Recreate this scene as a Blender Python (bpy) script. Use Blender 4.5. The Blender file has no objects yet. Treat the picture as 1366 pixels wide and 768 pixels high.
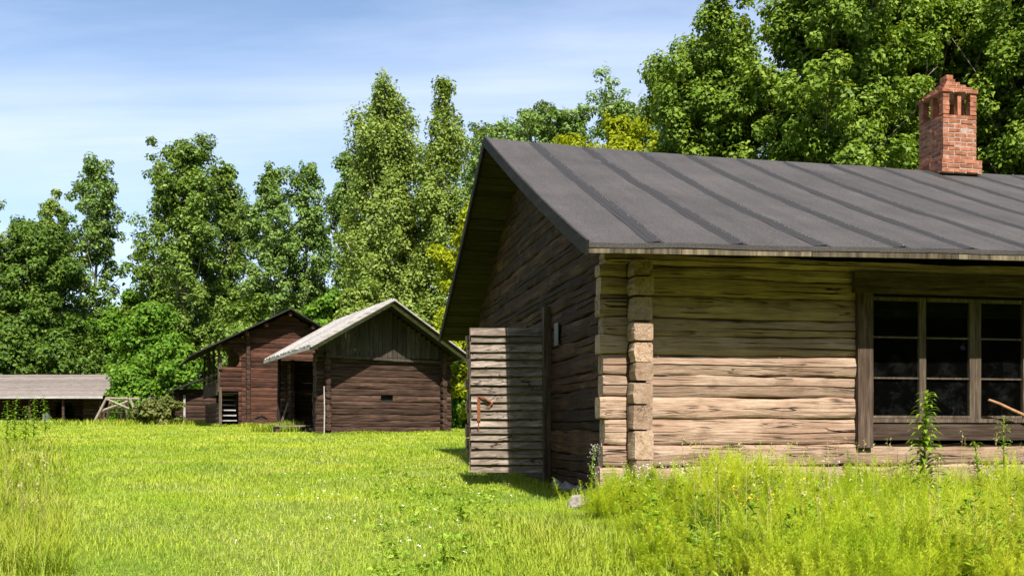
import bpy, math, random
import numpy as np
from mathutils import Vector, Matrix, noise as mnoise

SC = bpy.context.scene
COL = SC.collection
R = math.radians
F, CX, HY = 1340.0, 683.0, 573.0          # focal length / centre / horizon, in the photograph's pixels
rng = np.random.default_rng(7)
random.seed(7)

def px(u, Y): return (u - CX) / F * Y      # sideways metres of a column at distance Y

# ------------------------------------------------------------------ terrain
KY = [-60, 0, 6, 10, 14, 18, 24, 33, 45, 60, 75, 100, 300, 900]
KZ = [-1.3, -1.06, -.98, -.80, -.84, -.68, -.43, -.14, .03, .34, .56, .8, 1.6, 3.0]
def gz(x, y):
    x = np.asarray(x, float); y = np.asarray(y, float)
    z = np.interp(y, KY, KZ)
    z = z + .025*np.sin(x*.9 + .4*y)*np.sin(y*.7 - .3*x) + .02*np.sin(x*2.1)*np.cos(y*1.7)
    return z
def gzf(x, y): return float(gz(x, y))

# ------------------------------------------------------------------ mesh helpers
class MB:
    def __init__(s): s.v = []; s.f = []
    def add(s, vs, fs):
        n = len(s.v); s.v += [tuple(v) for v in vs]; s.f += [tuple(i+n for i in f) for f in fs]
    def box(s, c, d, ax=None, jit=0):
        """box centre c, full size d, optional 3 axes"""
        c = Vector(c); ax = ax or (Vector((1,0,0)), Vector((0,1,0)), Vector((0,0,1)))
        vs = []
        for k in (-.5, .5):
            for j in (-.5, .5):
                for i in (-.5, .5):
                    p = c + ax[0]*d[0]*i + ax[1]*d[1]*j + ax[2]*d[2]*k
                    if jit: p += Vector((random.uniform(-jit,jit), random.uniform(-jit,jit), random.uniform(-jit,jit)))
                    vs.append(p)
        s.add(vs, [(0,2,3,1),(4,5,7,6),(0,1,5,4),(2,6,7,3),(0,4,6,2),(1,3,7,5)])
    def beam(s, a, b, w, h, up=(0,0,1), n=1, jit=0):
        """rectangular bar from a to b"""
        a = Vector(a); b = Vector(b); t = (b-a).normalized()
        side = t.cross(Vector(up))
        if side.length < 1e-4: side = t.cross(Vector((0,1,0)))
        side.normalize(); u = side.cross(t)
        vs = []; fs = []
        for k in range(n+1):
            p = a.lerp(b, k/n)
            for (i, j) in ((-1,-1),(1,-1),(1,1),(-1,1)):
                q = p + side*(i*w/2) + u*(j*h/2)
                if jit: q += Vector((random.uniform(-jit,jit), random.uniform(-jit,jit), random.uniform(-jit,jit)))
                vs.append(q)
        for k in range(n):
            o = k*4
            for i in range(4): fs.append((o+i, o+(i+1)%4, o+4+(i+1)%4, o+4+i))
        fs += [(3,2,1,0), (n*4, n*4+1, n*4+2, n*4+3)]
        s.add(vs, fs)
    def tube(s, pts, rs, n=8):
        pts = [Vector(p) for p in pts]; vs = []; fs = []
        ref = Vector((.3,.9,.2))
        for i, p in enumerate(pts):
            t = (pts[min(i+1,len(pts)-1)] - pts[max(i-1,0)]).normalized()
            e = t.cross(ref)
            if e.length < 1e-3: e = t.cross(Vector((1,0,0)))
            e.normalize(); f = t.cross(e)
            for k in range(n):
                a = 2*math.pi*k/n
                vs.append(p + (e*math.cos(a) + f*math.sin(a))*rs[i])
        for i in range(len(pts)-1):
            for k in range(n):
                fs.append((i*n+k, i*n+(k+1)%n, (i+1)*n+(k+1)%n, (i+1)*n+k))
        fs.append(tuple(range(n-1,-1,-1))); fs.append(tuple((len(pts)-1)*n+k for k in range(n)))
        s.add(vs, fs)
    def build(s, name, mat, parent=None, smooth=False):
        me = bpy.data.meshes.new(name); me.from_pydata(s.v, [], s.f); me.update()
        if smooth: me.polygons.foreach_set('use_smooth', [True]*len(me.polygons))
        return link(name, me, mat, parent)

def link(name, me, mat, parent=None):
    o = bpy.data.objects.new(name, me); COL.objects.link(o)
    if mat: me.materials.append(mat)
    if parent: o.parent = parent
    return o

def np_mesh(name, V, quads=None, tris=None, smooth=False):
    me = bpy.data.meshes.new(name)
    V = np.asarray(V, np.float32)
    me.vertices.add(len(V)); me.vertices.foreach_set('co', V.ravel())
    idx = []; st = []; off = 0
    if quads is not None and len(quads):
        idx.append(quads.ravel()); st.append(off + 4*np.arange(len(quads))); off += quads.size
    if tris is not None and len(tris):
        idx.append(tris.ravel()); st.append(off + 3*np.arange(len(tris))); off += tris.size
    idx = np.concatenate(idx).astype(np.int32); st = np.concatenate(st).astype(np.int32)
    me.loops.add(len(idx)); me.loops.foreach_set('vertex_index', idx)
    me.polygons.add(len(st)); me.polygons.foreach_set('loop_start', st)
    if smooth: me.polygons.foreach_set('use_smooth', np.ones(len(st), bool))
    me.update(calc_edges=True); me.validate()
    return me

def empty(name, loc, rz=0, label=None, cat=None, group=None):
    o = bpy.data.objects.new(name, None); COL.objects.link(o)
    o.location = loc; o.rotation_euler = (0,0,rz); o.empty_display_size = .2
    return tag(o, label, cat, group)
def tag(o, label=None, cat=None, group=None, kind=None):
    if label: o['label'] = label
    if cat: o['category'] = cat
    if group: o['group'] = group
    if kind: o['kind'] = kind
    return o
def copy_thing(root, loc, rz=0, sc=1.0, label=None):
    r = root.copy(); COL.objects.link(r); r.location = loc; r.rotation_euler = (0,0,rz); r.scale = (sc,)*3
    if label: r['label'] = label
    for ch in list(root.children):
        c = ch.copy(); COL.objects.link(c); c.parent = r
        for g in list(ch.children):
            d = g.copy(); COL.objects.link(d); d.parent = c
    return r

# ------------------------------------------------------------------ materials
class NT:
    def __init__(s, name):
        s.m = bpy.data.materials.new(name); s.m.use_nodes = True; s.t = s.m.node_tree
        s.t.nodes.clear(); s.out = s.n('ShaderNodeOutputMaterial')
    def n(s, typ, ins=None, **kw):
        x = s.t.nodes.new(typ)
        for k, v in kw.items(): setattr(x, k, v)
        if ins:
            for k, v in ins.items(): s.set(x, k, v)
        return x
    def set(s, x, k, v):
        if isinstance(v, tuple) and len(v) == 2 and hasattr(v[0], 'outputs'):
            s.t.links.new(v[0].outputs[v[1]], x.inputs[k])
        elif hasattr(v, 'outputs'): s.t.links.new(v.outputs[0], x.inputs[k])
        else: x.inputs[k].default_value = v
    def ramp(s, fac, stops):
        r = s.n('ShaderNodeValToRGB', {0: fac}); el = r.color_ramp.elements
        while len(el) < len(stops): el.new(.5)
        for e, (p, c) in zip(el, stops):
            e.position = p; e.color = (c, c, c, 1) if not isinstance(c, (tuple, list)) else (*c[:3], 1)
        return r
    def mix(s, fac, a, b, mode='MIX'):
        m = s.n('ShaderNodeMix', data_type='RGBA', blend_type=mode)
        for i, v in ((0, fac), (6, a), (7, b)):
            if isinstance(v, tuple) and not (len(v) == 2 and hasattr(v[0], 'outputs')) : v = (*v[:3], 1)
            s.set(m, i, v)
        return (m, 2)
    def math(s, op, a, b=0.0, clamp=False):
        return s.n('ShaderNodeMath', {0: a, 1: b}, operation=op, use_clamp=clamp)
    def noise(s, vec, scale, detail=4, rough=.6, dist=0):
        return s.n('ShaderNodeTexNoise', {'Vector': vec, 'Scale': scale, 'Detail': detail, 'Roughness': rough, 'Distortion': dist})

def wood(name, axis, cols, crack=.5, var=.35, stain=None, rough=.85, bump=.35, grain=9.0, moss=None):
    """weathered timber: fibres along `axis`, checks, knots, each piece its own tone"""
    k = NT(name)
    tc = k.n('ShaderNodeTexCoord'); geo = k.n('ShaderNodeNewGeometry')
    rnd = (geo, 'Random Per Island')
    off = k.n('ShaderNodeVectorMath', {0: (geo, 'Random Per Island'), 1: (37.1, 53.7, 91.3)}, operation='MULTIPLY')
    p = k.n('ShaderNodeVectorMath', {0: (tc, 'Object'), 1: off}, operation='ADD')
    sc = [1.0, 1.0, 1.0]; sc[axis] = .085
    mp = k.n('ShaderNodeMapping', {'Vector': p, 'Scale': tuple(sc)})
    g1 = k.noise(mp, grain*2.2, 8, .68, .4)
    g2 = k.noise(mp, grain*7, 4, .6, .2)
    big = k.noise(p, 1.1, 4, .6)
    c = k.ramp(g1, [(.28, cols[0]), (.5, cols[1]), (.72, cols[2])])
    fine = k.ramp(g2, [(.35, .72), (.65, 1.12)])
    c = k.mix(.8, c, fine, 'MULTIPLY')
    if stain:
        st = k.ramp(big, [(.42, 0.0), (.66, 1.0)])
        c = k.mix(k.math('MULTIPLY', st, .75), c, stain)
    if moss:
        b2 = k.noise(p, 2.3, 5, .7); c = k.mix(k.ramp(b2, [(.55, 0.0), (.75, .6)]), c, moss)
    tone = k.n('ShaderNodeMapRange', {0: rnd, 3: 1-var, 4: 1+var})
    tone3 = k.n('ShaderNodeCombineXYZ', {0: tone, 1: tone, 2: tone})
    c = k.mix(1.0, c, tone3, 'MULTIPLY')
    sc2 = [1.0, 1.0, 1.0]; sc2[axis] = .022
    mp2 = k.n('ShaderNodeMapping', {'Vector': p, 'Scale': tuple(sc2)})
    cr = k.noise(mp2, 13, 2, .5, .25)
    crk = k.ramp(k.math('ABSOLUTE', k.math('SUBTRACT', cr, .5)), [(0.0, 1.0), (.007, .8), (.019, 0.0)])
    msk = k.ramp(k.noise(p, 2.2, 2, .5), [(.45, 0.0), (.60, 1.0)])
    ck = k.math('MULTIPLY', k.math('MULTIPLY', crk, msk), crack)
    c = k.mix(ck, c, (.012, .008, .006))
    # fine drying lines and blotches of weather
    mp3 = k.n('ShaderNodeMapping', {'Vector': p, 'Scale': tuple(.05 if i_ == axis else 1.0 for i_ in range(3))})
    fl = k.ramp(k.noise(mp3, 34, 2, .5, .3), [(.30, 1.0), (.37, 0.0)])
    c = k.mix(k.math('MULTIPLY', fl, .4*crack), c, tuple(x*.22 for x in cols[0]))
    bl = k.ramp(k.noise(p, 3.4, 6, .72), [(.54, 0.0), (.68, 1.0)])
    c = k.mix(k.math('MULTIPLY', bl, .38*crack), c, tuple(x*.6 for x in cols[0]))
    # knots
    sk = [2.3, 2.3, 4.2]; sk[axis] = 1.25 if axis != 2 else 1.2
    vor = k.n('ShaderNodeTexVoronoi', {'Vector': k.n('ShaderNodeMapping', {'Vector': p, 'Scale': tuple(sk)}), 'Scale': 1.0})
    kn = k.ramp((vor, 'Distance'), [(.05, 1.0), (.1, 0.0)])
    c = k.mix(k.math('MULTIPLY', kn, .7), c, tuple(x*.35 for x in cols[0]))
    h = k.math('SUBTRACT', k.math('ADD', k.math('MULTIPLY', g1, .6), k.math('MULTIPLY', g2, .3)), k.math('MULTIPLY', ck, 1.5))
    bp = k.n('ShaderNodeBump', {'Height': h, 'Strength': bump, 'Distance': .03})
    b = k.n('ShaderNodeBsdfPrincipled', {'Base Color': c, 'Roughness': rough, 'Normal': bp, 'Specular IOR Level': .2})
    k.set(k.out, 0, b); return k.m

def leafmat(name, c0, c1, c2, trans=.35, rough=.5, nscale=.5, spec=.12):
    k = NT(name)
    geo = k.n('ShaderNodeNewGeometry'); tc = k.n('ShaderNodeTexCoord')
    n1 = k.noise((tc, 'Object'), nscale, 3, .6)
    f = k.math('ADD', k.math('MULTIPLY', (geo, 'Random Per Island'), .65), k.math('MULTIPLY', k.math('SUBTRACT', n1, .33), .9), True)
    c = k.ramp(f, [(.05, c0), (.5, c1), (.95, c2)])
    b = k.n('ShaderNodeBsdfPrincipled', {'Base Color': c, 'Roughness': rough, 'Specular IOR Level': spec})
    tcol = k.mix(1.0, c, (1.15, 1.05, .5), 'MULTIPLY')
    t = k.n('ShaderNodeBsdfTranslucent', {'Color': tcol})
    m = k.n('ShaderNodeMixShader', {0: trans, 1: b, 2: t})
    k.set(k.out, 0, m); return k.m

def plain(name, col, rough=.7, metal=0, var=.25, scale=8, bump=.2, col2=None, spec=.3):
    k = NT(name); tc = k.n('ShaderNodeTexCoord'); geo = k.n('ShaderNodeNewGeometry')
    n1 = k.noise((tc, 'Object'), scale, 6, .65)
    c = k.mix(k.ramp(n1, [(.35, 0.0), (.65, 1.0)]), tuple(x*(1-var) for x in col), col2 or tuple(x*(1+var) for x in col))
    tone = k.n('ShaderNodeMapRange', {0: (geo, 'Random Per Island'), 3: 1-var*.6, 4: 1+var*.6})
    c = k.mix(1.0, c, k.n('ShaderNodeCombineXYZ', {0: tone, 1: tone, 2: tone}), 'MULTIPLY')
    bp = k.n('ShaderNodeBump', {'Height': n1, 'Strength': bump, 'Distance': .02})
    b = k.n('ShaderNodeBsdfPrincipled', {'Base Color': c, 'Roughness': rough, 'Metallic': metal, 'Normal': bp, 'Specular IOR Level': spec})
    k.set(k.out, 0, b); return k.m

M = {}
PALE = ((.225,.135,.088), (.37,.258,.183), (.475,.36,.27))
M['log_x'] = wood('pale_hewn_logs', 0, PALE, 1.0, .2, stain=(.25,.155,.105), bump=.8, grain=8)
M['log_end'] = wood('gable_logs_shaded', 1, ((.016,.006,.003), (.050,.021,.010), (.13,.070,.038)), 1.0, .5, stain=(.03,.013,.007), bump=.9, grain=5)  # same log wood as the front wall, darkened for the gable's shade
M['corner'] = wood('log_ends_pale', 1, ((.22,.14,.09), (.37,.26,.18), (.45,.34,.25)), .45, .22, stain=(.25,.15,.10), bump=.7, grain=6)
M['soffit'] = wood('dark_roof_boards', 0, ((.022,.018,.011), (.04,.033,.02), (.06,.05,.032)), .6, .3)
M['grey_board'] = wood('grey_weathered_boards', 0, ((.07,.048,.034), (.19,.15,.118), (.33,.28,.235)), .9, .3, bump=.7, grain=6)
M['frame_v'] = wood('brown_grey_upright', 2, ((.030,.018,.012), (.076,.050,.035), (.15,.112,.085)), .8, .3)
M['frame_h'] = wood('brown_grey_crosswise', 0, ((.030,.018,.012), (.076,.050,.035), (.16,.118,.09)), .8, .3)
M['sash'] = wood('worn_sash_wood', 2, ((.045,.032,.022), (.09,.066,.046), (.17,.13,.095)), .5, .2)
M['fascia'] = wood('stained_eave_board', 2, ((.02,.016,.012), (.10,.08,.05), (.22,.175,.11)), .6, .35, grain=4)
M['rake'] = wood('dark_rake_board', 1, ((.013,.011,.010), (.025,.021,.019), (.045,.039,.035)), .5, .2)
RED = ((.032,.012,.007), (.078,.031,.019), (.135,.062,.04))
M['red_x'] = wood('red_brown_logs', 0, RED, .9, .45, stain=(.06,.03,.02), bump=.5, grain=5)
M['red_y'] = wood('red_brown_side_logs', 1, RED, .9, .3, stain=(.06,.03,.02), bump=.5, grain=5)
BRN = ((.016,.008,.005), (.055,.029,.019), (.14,.09,.066))
M['brn_x'] = wood('dark_brown_logs', 0, BRN, .9, .5, stain=(.05,.028,.018), bump=.5, grain=5)
M['brn_y'] = wood('dark_brown_side_logs', 1, BRN, .9, .32, stain=(.05,.028,.018), bump=.5, grain=5)
M['green_board'] = wood('greenish_gable_boards', 2, ((.030,.024,.017), (.058,.047,.034), (.10,.086,.066)), .6, .3)
M['silver'] = wood('silver_roof_boards', 0, ((.20,.18,.165), (.36,.335,.31), (.50,.47,.44)), .6, .25)
M['silver_y'] = wood('silver_roof_shakes', 1, ((.20,.18,.165), (.34,.315,.29), (.48,.45,.42)), .6, .25)
M['shed_roof'] = wood('grey_brown_shingles', 0, ((.10,.078,.066), (.165,.138,.12), (.22,.19,.17)), .6, .25)
M['black_roof'] = plain('tarred_roof', (.018,.016,.015), .8)
M['old_pole'] = wood('peeled_poles', 2, ((.14,.11,.08), (.27,.22,.17), (.40,.34,.28)), .6, .25)
M['dark_wood'] = plain('dark_timber', (.018,.012,.009), .9)
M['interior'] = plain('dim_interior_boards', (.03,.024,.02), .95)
M['rust'] = plain('rusty_iron', (.20,.07,.03), .8, .2, .4, 30, .4)
M['tin'] = plain('dull_grey_tin', (.13,.14,.14), .6, .3, .2, 14)
M['brick'] = plain('red_brick', (.31,.092,.038), .9, 0, .36, 9, .5, (.36,.15,.085))
M['mortar'] = plain('lime_mortar', (.33,.255,.20), .95, 0, .25, 30, .5)
M['hole_shade'] = plain('hole_shade_black', (.012,.011,.01), .95)  # black for the insides of the vent holes, shade put into the colour
M['stone'] = plain('grey_field_stone', (.19,.168,.145), .9, 0, .4, 7, .8)
M['white_paint'] = plain('flaking_white_paint', (.33,.31,.28), .7)
M['stick'] = plain('bare_brown_stick', (.33,.17,.09), .8, 0, .3, 20)

def felt():
    k = NT('roofing_felt'); tc = k.n('ShaderNodeTexCoord')
    n1 = k.noise((tc, 'Object'), 75, 3, .75); n2 = k.noise((tc, 'Object'), .9, 5, .6)
    n3 = k.noise((tc, 'Object'), 38, 4, .7)
    c = k.ramp(n1, [(.3, (.024,.021,.020)), (.5, (.053,.048,.0455)), (.7, (.115,.104,.097))])
    c = k.mix(.7, c, k.ramp(n2, [(.3, .7), (.7, 1.25)]), 'MULTIPLY')
    c = k.mix(.6, c, k.ramp(n3, [(.3, .75), (.7, 1.2)]), 'MULTIPLY')
    sx = k.n('ShaderNodeMapping', {'Vector': (tc, 'Object'), 'Scale': (2.2, .16, .16)})
    c = k.mix(.5, c, k.ramp(k.noise(sx, 2.5, 4, .6), [(.3, .75), (.7, 1.2)]), 'MULTIPLY')
    bp = k.n('ShaderNodeBump', {'Height': n1, 'Strength': .5, 'Distance': .006})
    b = k.n('ShaderNodeBsdfPrincipled', {'Base Color': c, 'Roughness': .85, 'Normal': bp, 'Specular IOR Level': .25})
    k.set(k.out, 0, b); return k.m
M['felt'] = felt()
M['seam'] = plain('tarred_seam', (.024,.022,.021), .75, 0, .4, 60, .3)
M['nail'] = plain('zinc_nail_heads', (.30,.28,.27), .5, .3)

def glass():
    k = NT('old_window_glass'); tc = k.n('ShaderNodeTexCoord')
    wob = k.noise((tc, 'Object'), 3.0, 2, .5)
    bp = k.n('ShaderNodeBump', {'Height': wob, 'Strength': .12, 'Distance': .02})
    fr = k.n('ShaderNodeFresnel', {'IOR': 1.22, 'Normal': bp})
    gl = k.n('ShaderNodeBsdfGlossy', {'Color': (.9,.95,1,1), 'Roughness': .03, 'Normal': bp})
    tr = k.n('ShaderNodeBsdfTransparent', {'Color': (.7,.73,.72,1)})
    m1 = k.n('ShaderNodeMixShader', {0: fr, 1: tr, 2: gl})
    d = k.n('ShaderNodeBsdfDiffuse', {'Color': (.3,.3,.28,1)})
    du = k.ramp(k.noise((tc, 'Object'), 5, 6, .7), [(.5, .003), (.8, .03)])
    m2 = k.n('ShaderNodeMixShader', {0: du, 1: m1, 2: d})
    k.set(k.out, 0, m2); return k.m
M['glass'] = glass()

def ground():
    k = NT('meadow_soil_and_turf'); tc = k.n('ShaderNodeTexCoord')
    a = k.noise((tc, 'Object'), .35, 5, .6); b_ = k.noise((tc, 'Object'), 9, 6, .7)
    c = k.ramp(a, [(.3, (.10,.15,.02)), (.5, (.15,.20,.026)), (.7, (.22,.22,.05))])
    c = k.mix(.8, c, k.ramp(b_, [(.3, .45), (.7, 1.2)]), 'MULTIPLY')
    bp = k.n('ShaderNodeBump', {'Height': b_, 'Strength': .6, 'Distance': .04})
    s = k.n('ShaderNodeBsdfPrincipled', {'Base Color': c, 'Roughness': .95, 'Normal': bp, 'Specular IOR Level': .1})
    k.set(k.out, 0, s); return k.m
M['ground'] = ground()

def grassmat(name, c0, c1, c2, dry, trans=.4, pn=.45, dryamt=.5):
    k = NT(name); geo = k.n('ShaderNodeNewGeometry'); tc = k.n('ShaderNodeTexCoord')
    n1 = k.noise((tc, 'Object'), pn, 5, .6); n2 = k.noise((tc, 'Object'), .8, 4, .6)
    f = k.math('ADD', k.math('MULTIPLY', (geo, 'Random Per Island'), .5), k.math('MULTIPLY', k.math('SUBTRACT', n1, .36), 2.0), True)
    c = k.ramp(f, [(.05, c0), (.5, c1), (.95, c2)])
    dm = k.math('MULTIPLY', k.ramp(n2, [(.47, .05), (.64, 1.0)]), k.ramp((geo, 'Random Per Island'), [(.5, 0.0), (.9, dryamt)]))
    c = k.mix(dm, c, dry)
    b = k.n('ShaderNodeBsdfPrincipled', {'Base Color': c, 'Roughness': .55, 'Specular IOR Level': .2})
    t = k.n('ShaderNodeBsdfTranslucent', {'Color': k.mix(1.0, c, (1.15,1.08,.6), 'MULTIPLY')})
    k.set(k.out, 0, k.n('ShaderNodeMixShader', {0: trans, 1: b, 2: t})); return k.m
M['grass'] = grassmat('lawn_blades', (.17,.30,.018), (.34,.45,.026), (.50,.54,.06), (.60,.54,.27), dryamt=.8)
M['tall'] = grassmat('long_meadow_blades', (.16,.25,.015), (.30,.38,.025), (.42,.45,.05), (.5,.45,.2))
M['weed'] = grassmat('feathery_weeds', (.24,.37,.014), (.43,.53,.022), (.58,.61,.06), (.5,.45,.2), pn=1.2, dryamt=.25)
M['weedleaf'] = leafmat('weed_leaves', (.09,.19,.012), (.19,.31,.018), (.34,.42,.03), .35, nscale=2)
M['herb'] = leafmat('clover_leaves', (.12,.24,.02), (.24,.38,.03), (.44,.50,.09), .35, nscale=1.3)
M['seed'] = leafmat('seed_heads', (.35,.30,.12), (.45,.40,.17), (.55,.5,.25), .3)
M['white_fl'] = plain('white_petals', (.75,.74,.66), .8, 0, .1)
M['yellow_fl'] = plain('yellow_petals', (.75,.5,.02), .8, 0, .2)
M['purple_fl'] = plain('violet_petals', (.22,.12,.50), .8, 0, .2)

L = {}
L['aspen'] = leafmat('aspen_leaves', (0.06, 0.12, 0.014), (0.135, 0.215, 0.03), (0.26, 0.34, 0.07), .3, .42)
L['aspen2'] = leafmat('cool_aspen_leaves', (0.07, 0.135, 0.024), (0.15, 0.24, 0.048), (0.27, 0.36, 0.1), .3, .42)
L['birch'] = leafmat('birch_leaves', (0.11, 0.17, 0.026), (0.21, 0.29, 0.05), (0.34, 0.41, 0.11), .35, .5)
L['dark'] = leafmat('dark_leaves', (0.038, 0.08, 0.009), (0.08, 0.145, 0.017), (0.15, 0.22, 0.037), .25, .5)
L['maple'] = leafmat('maple_leaves', (0.062,0.150,0.013), (0.125,0.250,0.022), (0.225,0.350,0.037), .4, .5)
L['yellow'] = leafmat('yellow_green_leaves', (0.172,0.230,0.009), (0.310,0.368,0.014), (0.460,0.483,0.023), .42, .5)
L['poplar'] = leafmat('poplar_leaves', (0.065, 0.125, 0.011), (0.145, 0.23, 0.022), (0.29, 0.37, 0.055), .32, .5)
L['olive'] = leafmat('olive_bush_leaves', (.07,.10,.015), (.14,.17,.035), (.27,.25,.10), .3)
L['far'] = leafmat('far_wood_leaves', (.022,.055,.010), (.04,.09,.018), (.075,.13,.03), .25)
B_ = {'grey': plain('grey_bark', (.15,.13,.105), .9, 0, .4, 6, .6),
      'aspen': plain('pale_aspen_bark', (.22,.20,.15), .9, 0, .4, 4, .5),
      'birch': plain('birch_bark', (.42,.39,.33), .8, 0, .45, 5, .4)}

# ------------------------------------------------------------------ leaves and trees
def leaf_mesh(name, P, size, up=.35, stretch=1.35, r=None, out=None):
    """P (n,3) centres -> rhombic leaf quads, tilted every way"""
    r = r or rng
    n = len(P)
    nn = r.normal(size=(n,3)); nn[:,2] = np.abs(nn[:,2])*.8 + up
    if out is not None: nn = nn*.62 + out*.95
    nn /= np.linalg.norm(nn, axis=1, keepdims=True)
    a = r.normal(size=(n,3)); a -= nn*(a*nn).sum(1, keepdims=True); a /= np.linalg.norm(a, axis=1, keepdims=True)
    b = np.cross(nn, a)
    s = size*(.55 + .9*r.random((n,1)))
    fold = nn*s*.18
    V = np.stack([P - a*s*stretch*.5, P + b*s*.42 + fold, P + a*s*stretch*.5, P - b*s*.42 + fold], 1).reshape(-1,3)
    return np_mesh(name, V, np.arange(4*n).reshape(-1,4))

def crown_r(kind, t):
    if kind == 'column': return min(t*3+.25, 1)**.6 * (1-t)**.72 * 1.14 + .04
    if kind == 'dome':   return math.sqrt(max(1 - (1.9*t-.8)**2*.9, .02)) * min((1-t)*3+.1, 1)
    return 1 - t

def make_tree(name, X, Y, H, Rr, kind, leaf, bark, nleaf, lsize, label, seed, t0=.15, asc=50, group=None,
              nb=24, sig=.42, droop=0, cat='tree', stems=1, sink=.1, thin=.25):
    """trunk > limbs > twigs, with a tuft of leaves round each twig end; gaps between the limbs stay open"""
    r = np.random.default_rng(seed); rd = random.Random(seed)
    root = empty(name, (X, Y, gzf(X, Y) - sink), 0, label, cat, group)
    mb = MB(); C = []; S = []; Wt = []
    for st in range(stems):
        ang = 6.28*st/max(stems,1) + rd.random(); so = 0 if stems == 1 else Rr*.4
        bx_, by_ = so*math.cos(ang), so*math.sin(ang)
        Hs = H*(1 if st == 0 else rd.uniform(.72, .95)); Rs = Rr if stems == 1 else Rr*.64
        wob = H*.018; ox = rd.uniform(-1,1); oy = rd.uniform(-1,1)
        pts = [Vector((bx_*(.35+.65*i/8) + wob*(ox*i/8+rd.uniform(-.5,.5)*(i>0)), by_*(.35+.65*i/8) + wob*(oy*i/8+rd.uniform(-.5,.5)*(i>0)), Hs*.96*i/8)) for i in range(9)]
        r0 = Hs*.0105/math.sqrt(stems)
        mb.tube(pts, [max(r0*(1-f/8)**.8, .02) for f in range(9)], 7)
        def tp(f):
            q = f*8; i = min(int(q), 7); return pts[i].lerp(pts[i+1], q-i)
        nbs = max(nb//stems, 7)
        for i in range(nbs + 1):
            leader = i == nbs
            tt = .93 if leader else ((i+rd.random())/nbs)**.95
            f = t0 + (1-t0)*tt
            Lb = Rs*crown_r(kind, tt)*rd.choice((.6,.85,1.0,1.0,1.12,1.22))
            az = i*2.39996 + rd.uniform(-.6,.6)
            el = R(86 if leader else min(asc + 22*(tt-.4) + rd.uniform(-15,13), 84))
            d = Vector((math.cos(az)*math.cos(el), math.sin(az)*math.cos(el), math.sin(el)))
            a0 = tp(min(f, .97))
            ln = Lb/max(math.cos(el), .30)
            if d.z > .05: ln = min(ln, max((Hs*rd.uniform(.96,1.03) - a0.z)/d.z, .35))
            ln = max(ln, .5)
            bp = [a0]
            for k in range(1, 5):
                q = a0 + d*ln*k/4 + Vector((rd.uniform(-1,1), rd.uniform(-1,1), rd.uniform(-.4,.5)))*ln*.05
                q.z += ln*.05*(k/4)**2 - droop*ln*(k/4)**2
                bp.append(q)
            rb = max(r0*.42*(1-f)**.6*min(ln/Rs, 1.2), .014)
            mb.tube(bp, [rb, rb*.75, rb*.5, rb*.3, .008], 5)
            nt = max(int(ln/(sig*.80)), 3)
            dens = rd.uniform(1-thin*1.6, 1.1)
            for k in range(nt):
                u = .18 + .84*(k+rd.random())/nt
                q4 = min(u, .999)*4; j = min(int(q4), 3); q = bp[j].lerp(bp[j+1], q4-j)
                tw = ln*.30*(1.15-u) + sig*.55
                for e in range(2):
                    if rd.random() < thin*.7: continue
                    dv = Vector((rd.gauss(0,1), rd.gauss(0,1), rd.gauss(.55,.7) - droop*3)).normalized()
                    c = q + dv*tw*rd.uniform(.5,1.15)
                    if e == 0 and rd.random() < .5: mb.tube([q, q.lerp(c,.9)], [.016,.007], 4)
                    sg = sig*rd.uniform(.6,1.3)*(.75 if tt > .8 else 1)
                    C.append(tuple(c)); S.append(sg); Wt.append(dens*sg**2)
    C = np.array(C); S = np.array(S); w = np.array(Wt)
    cnt = r.multinomial(nleaf, w/w.sum())
    P = np.repeat(C, cnt, 0); sg = np.repeat(S, cnt)
    g = r.normal(size=(len(P),3)); g /= (np.linalg.norm(g, axis=1, keepdims=True)+1e-6)
    rad = r.random((len(P),1))**.42*.95
    o = g*rad*sg[:,None]*np.array([1,1,.85])
    if droop: o[:,2] *= 1.4; o[:,2] -= np.abs(r.normal(size=len(P)))*sg*.7
    ax_ = P.copy(); ax_[:,2] = 0; ax_ /= (np.linalg.norm(ax_, axis=1, keepdims=True)+.3)
    OUT = g*.75 + ax_*.5; OUT[:,2] += .15
    P = P + o
    zt_ = np.percentile(P[:,2], 99.8)
    P[:,2] *= np.where(P[:,2] > 0, min(H/zt_, 1.2), 1)
    P[:,2] = np.maximum(P[:,2], .15)
    mb.build('trunk', bark, root, True)
    link('crown', leaf_mesh('crown', P, lsize, r=r, out=OUT), leaf, root)
    return root

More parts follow.
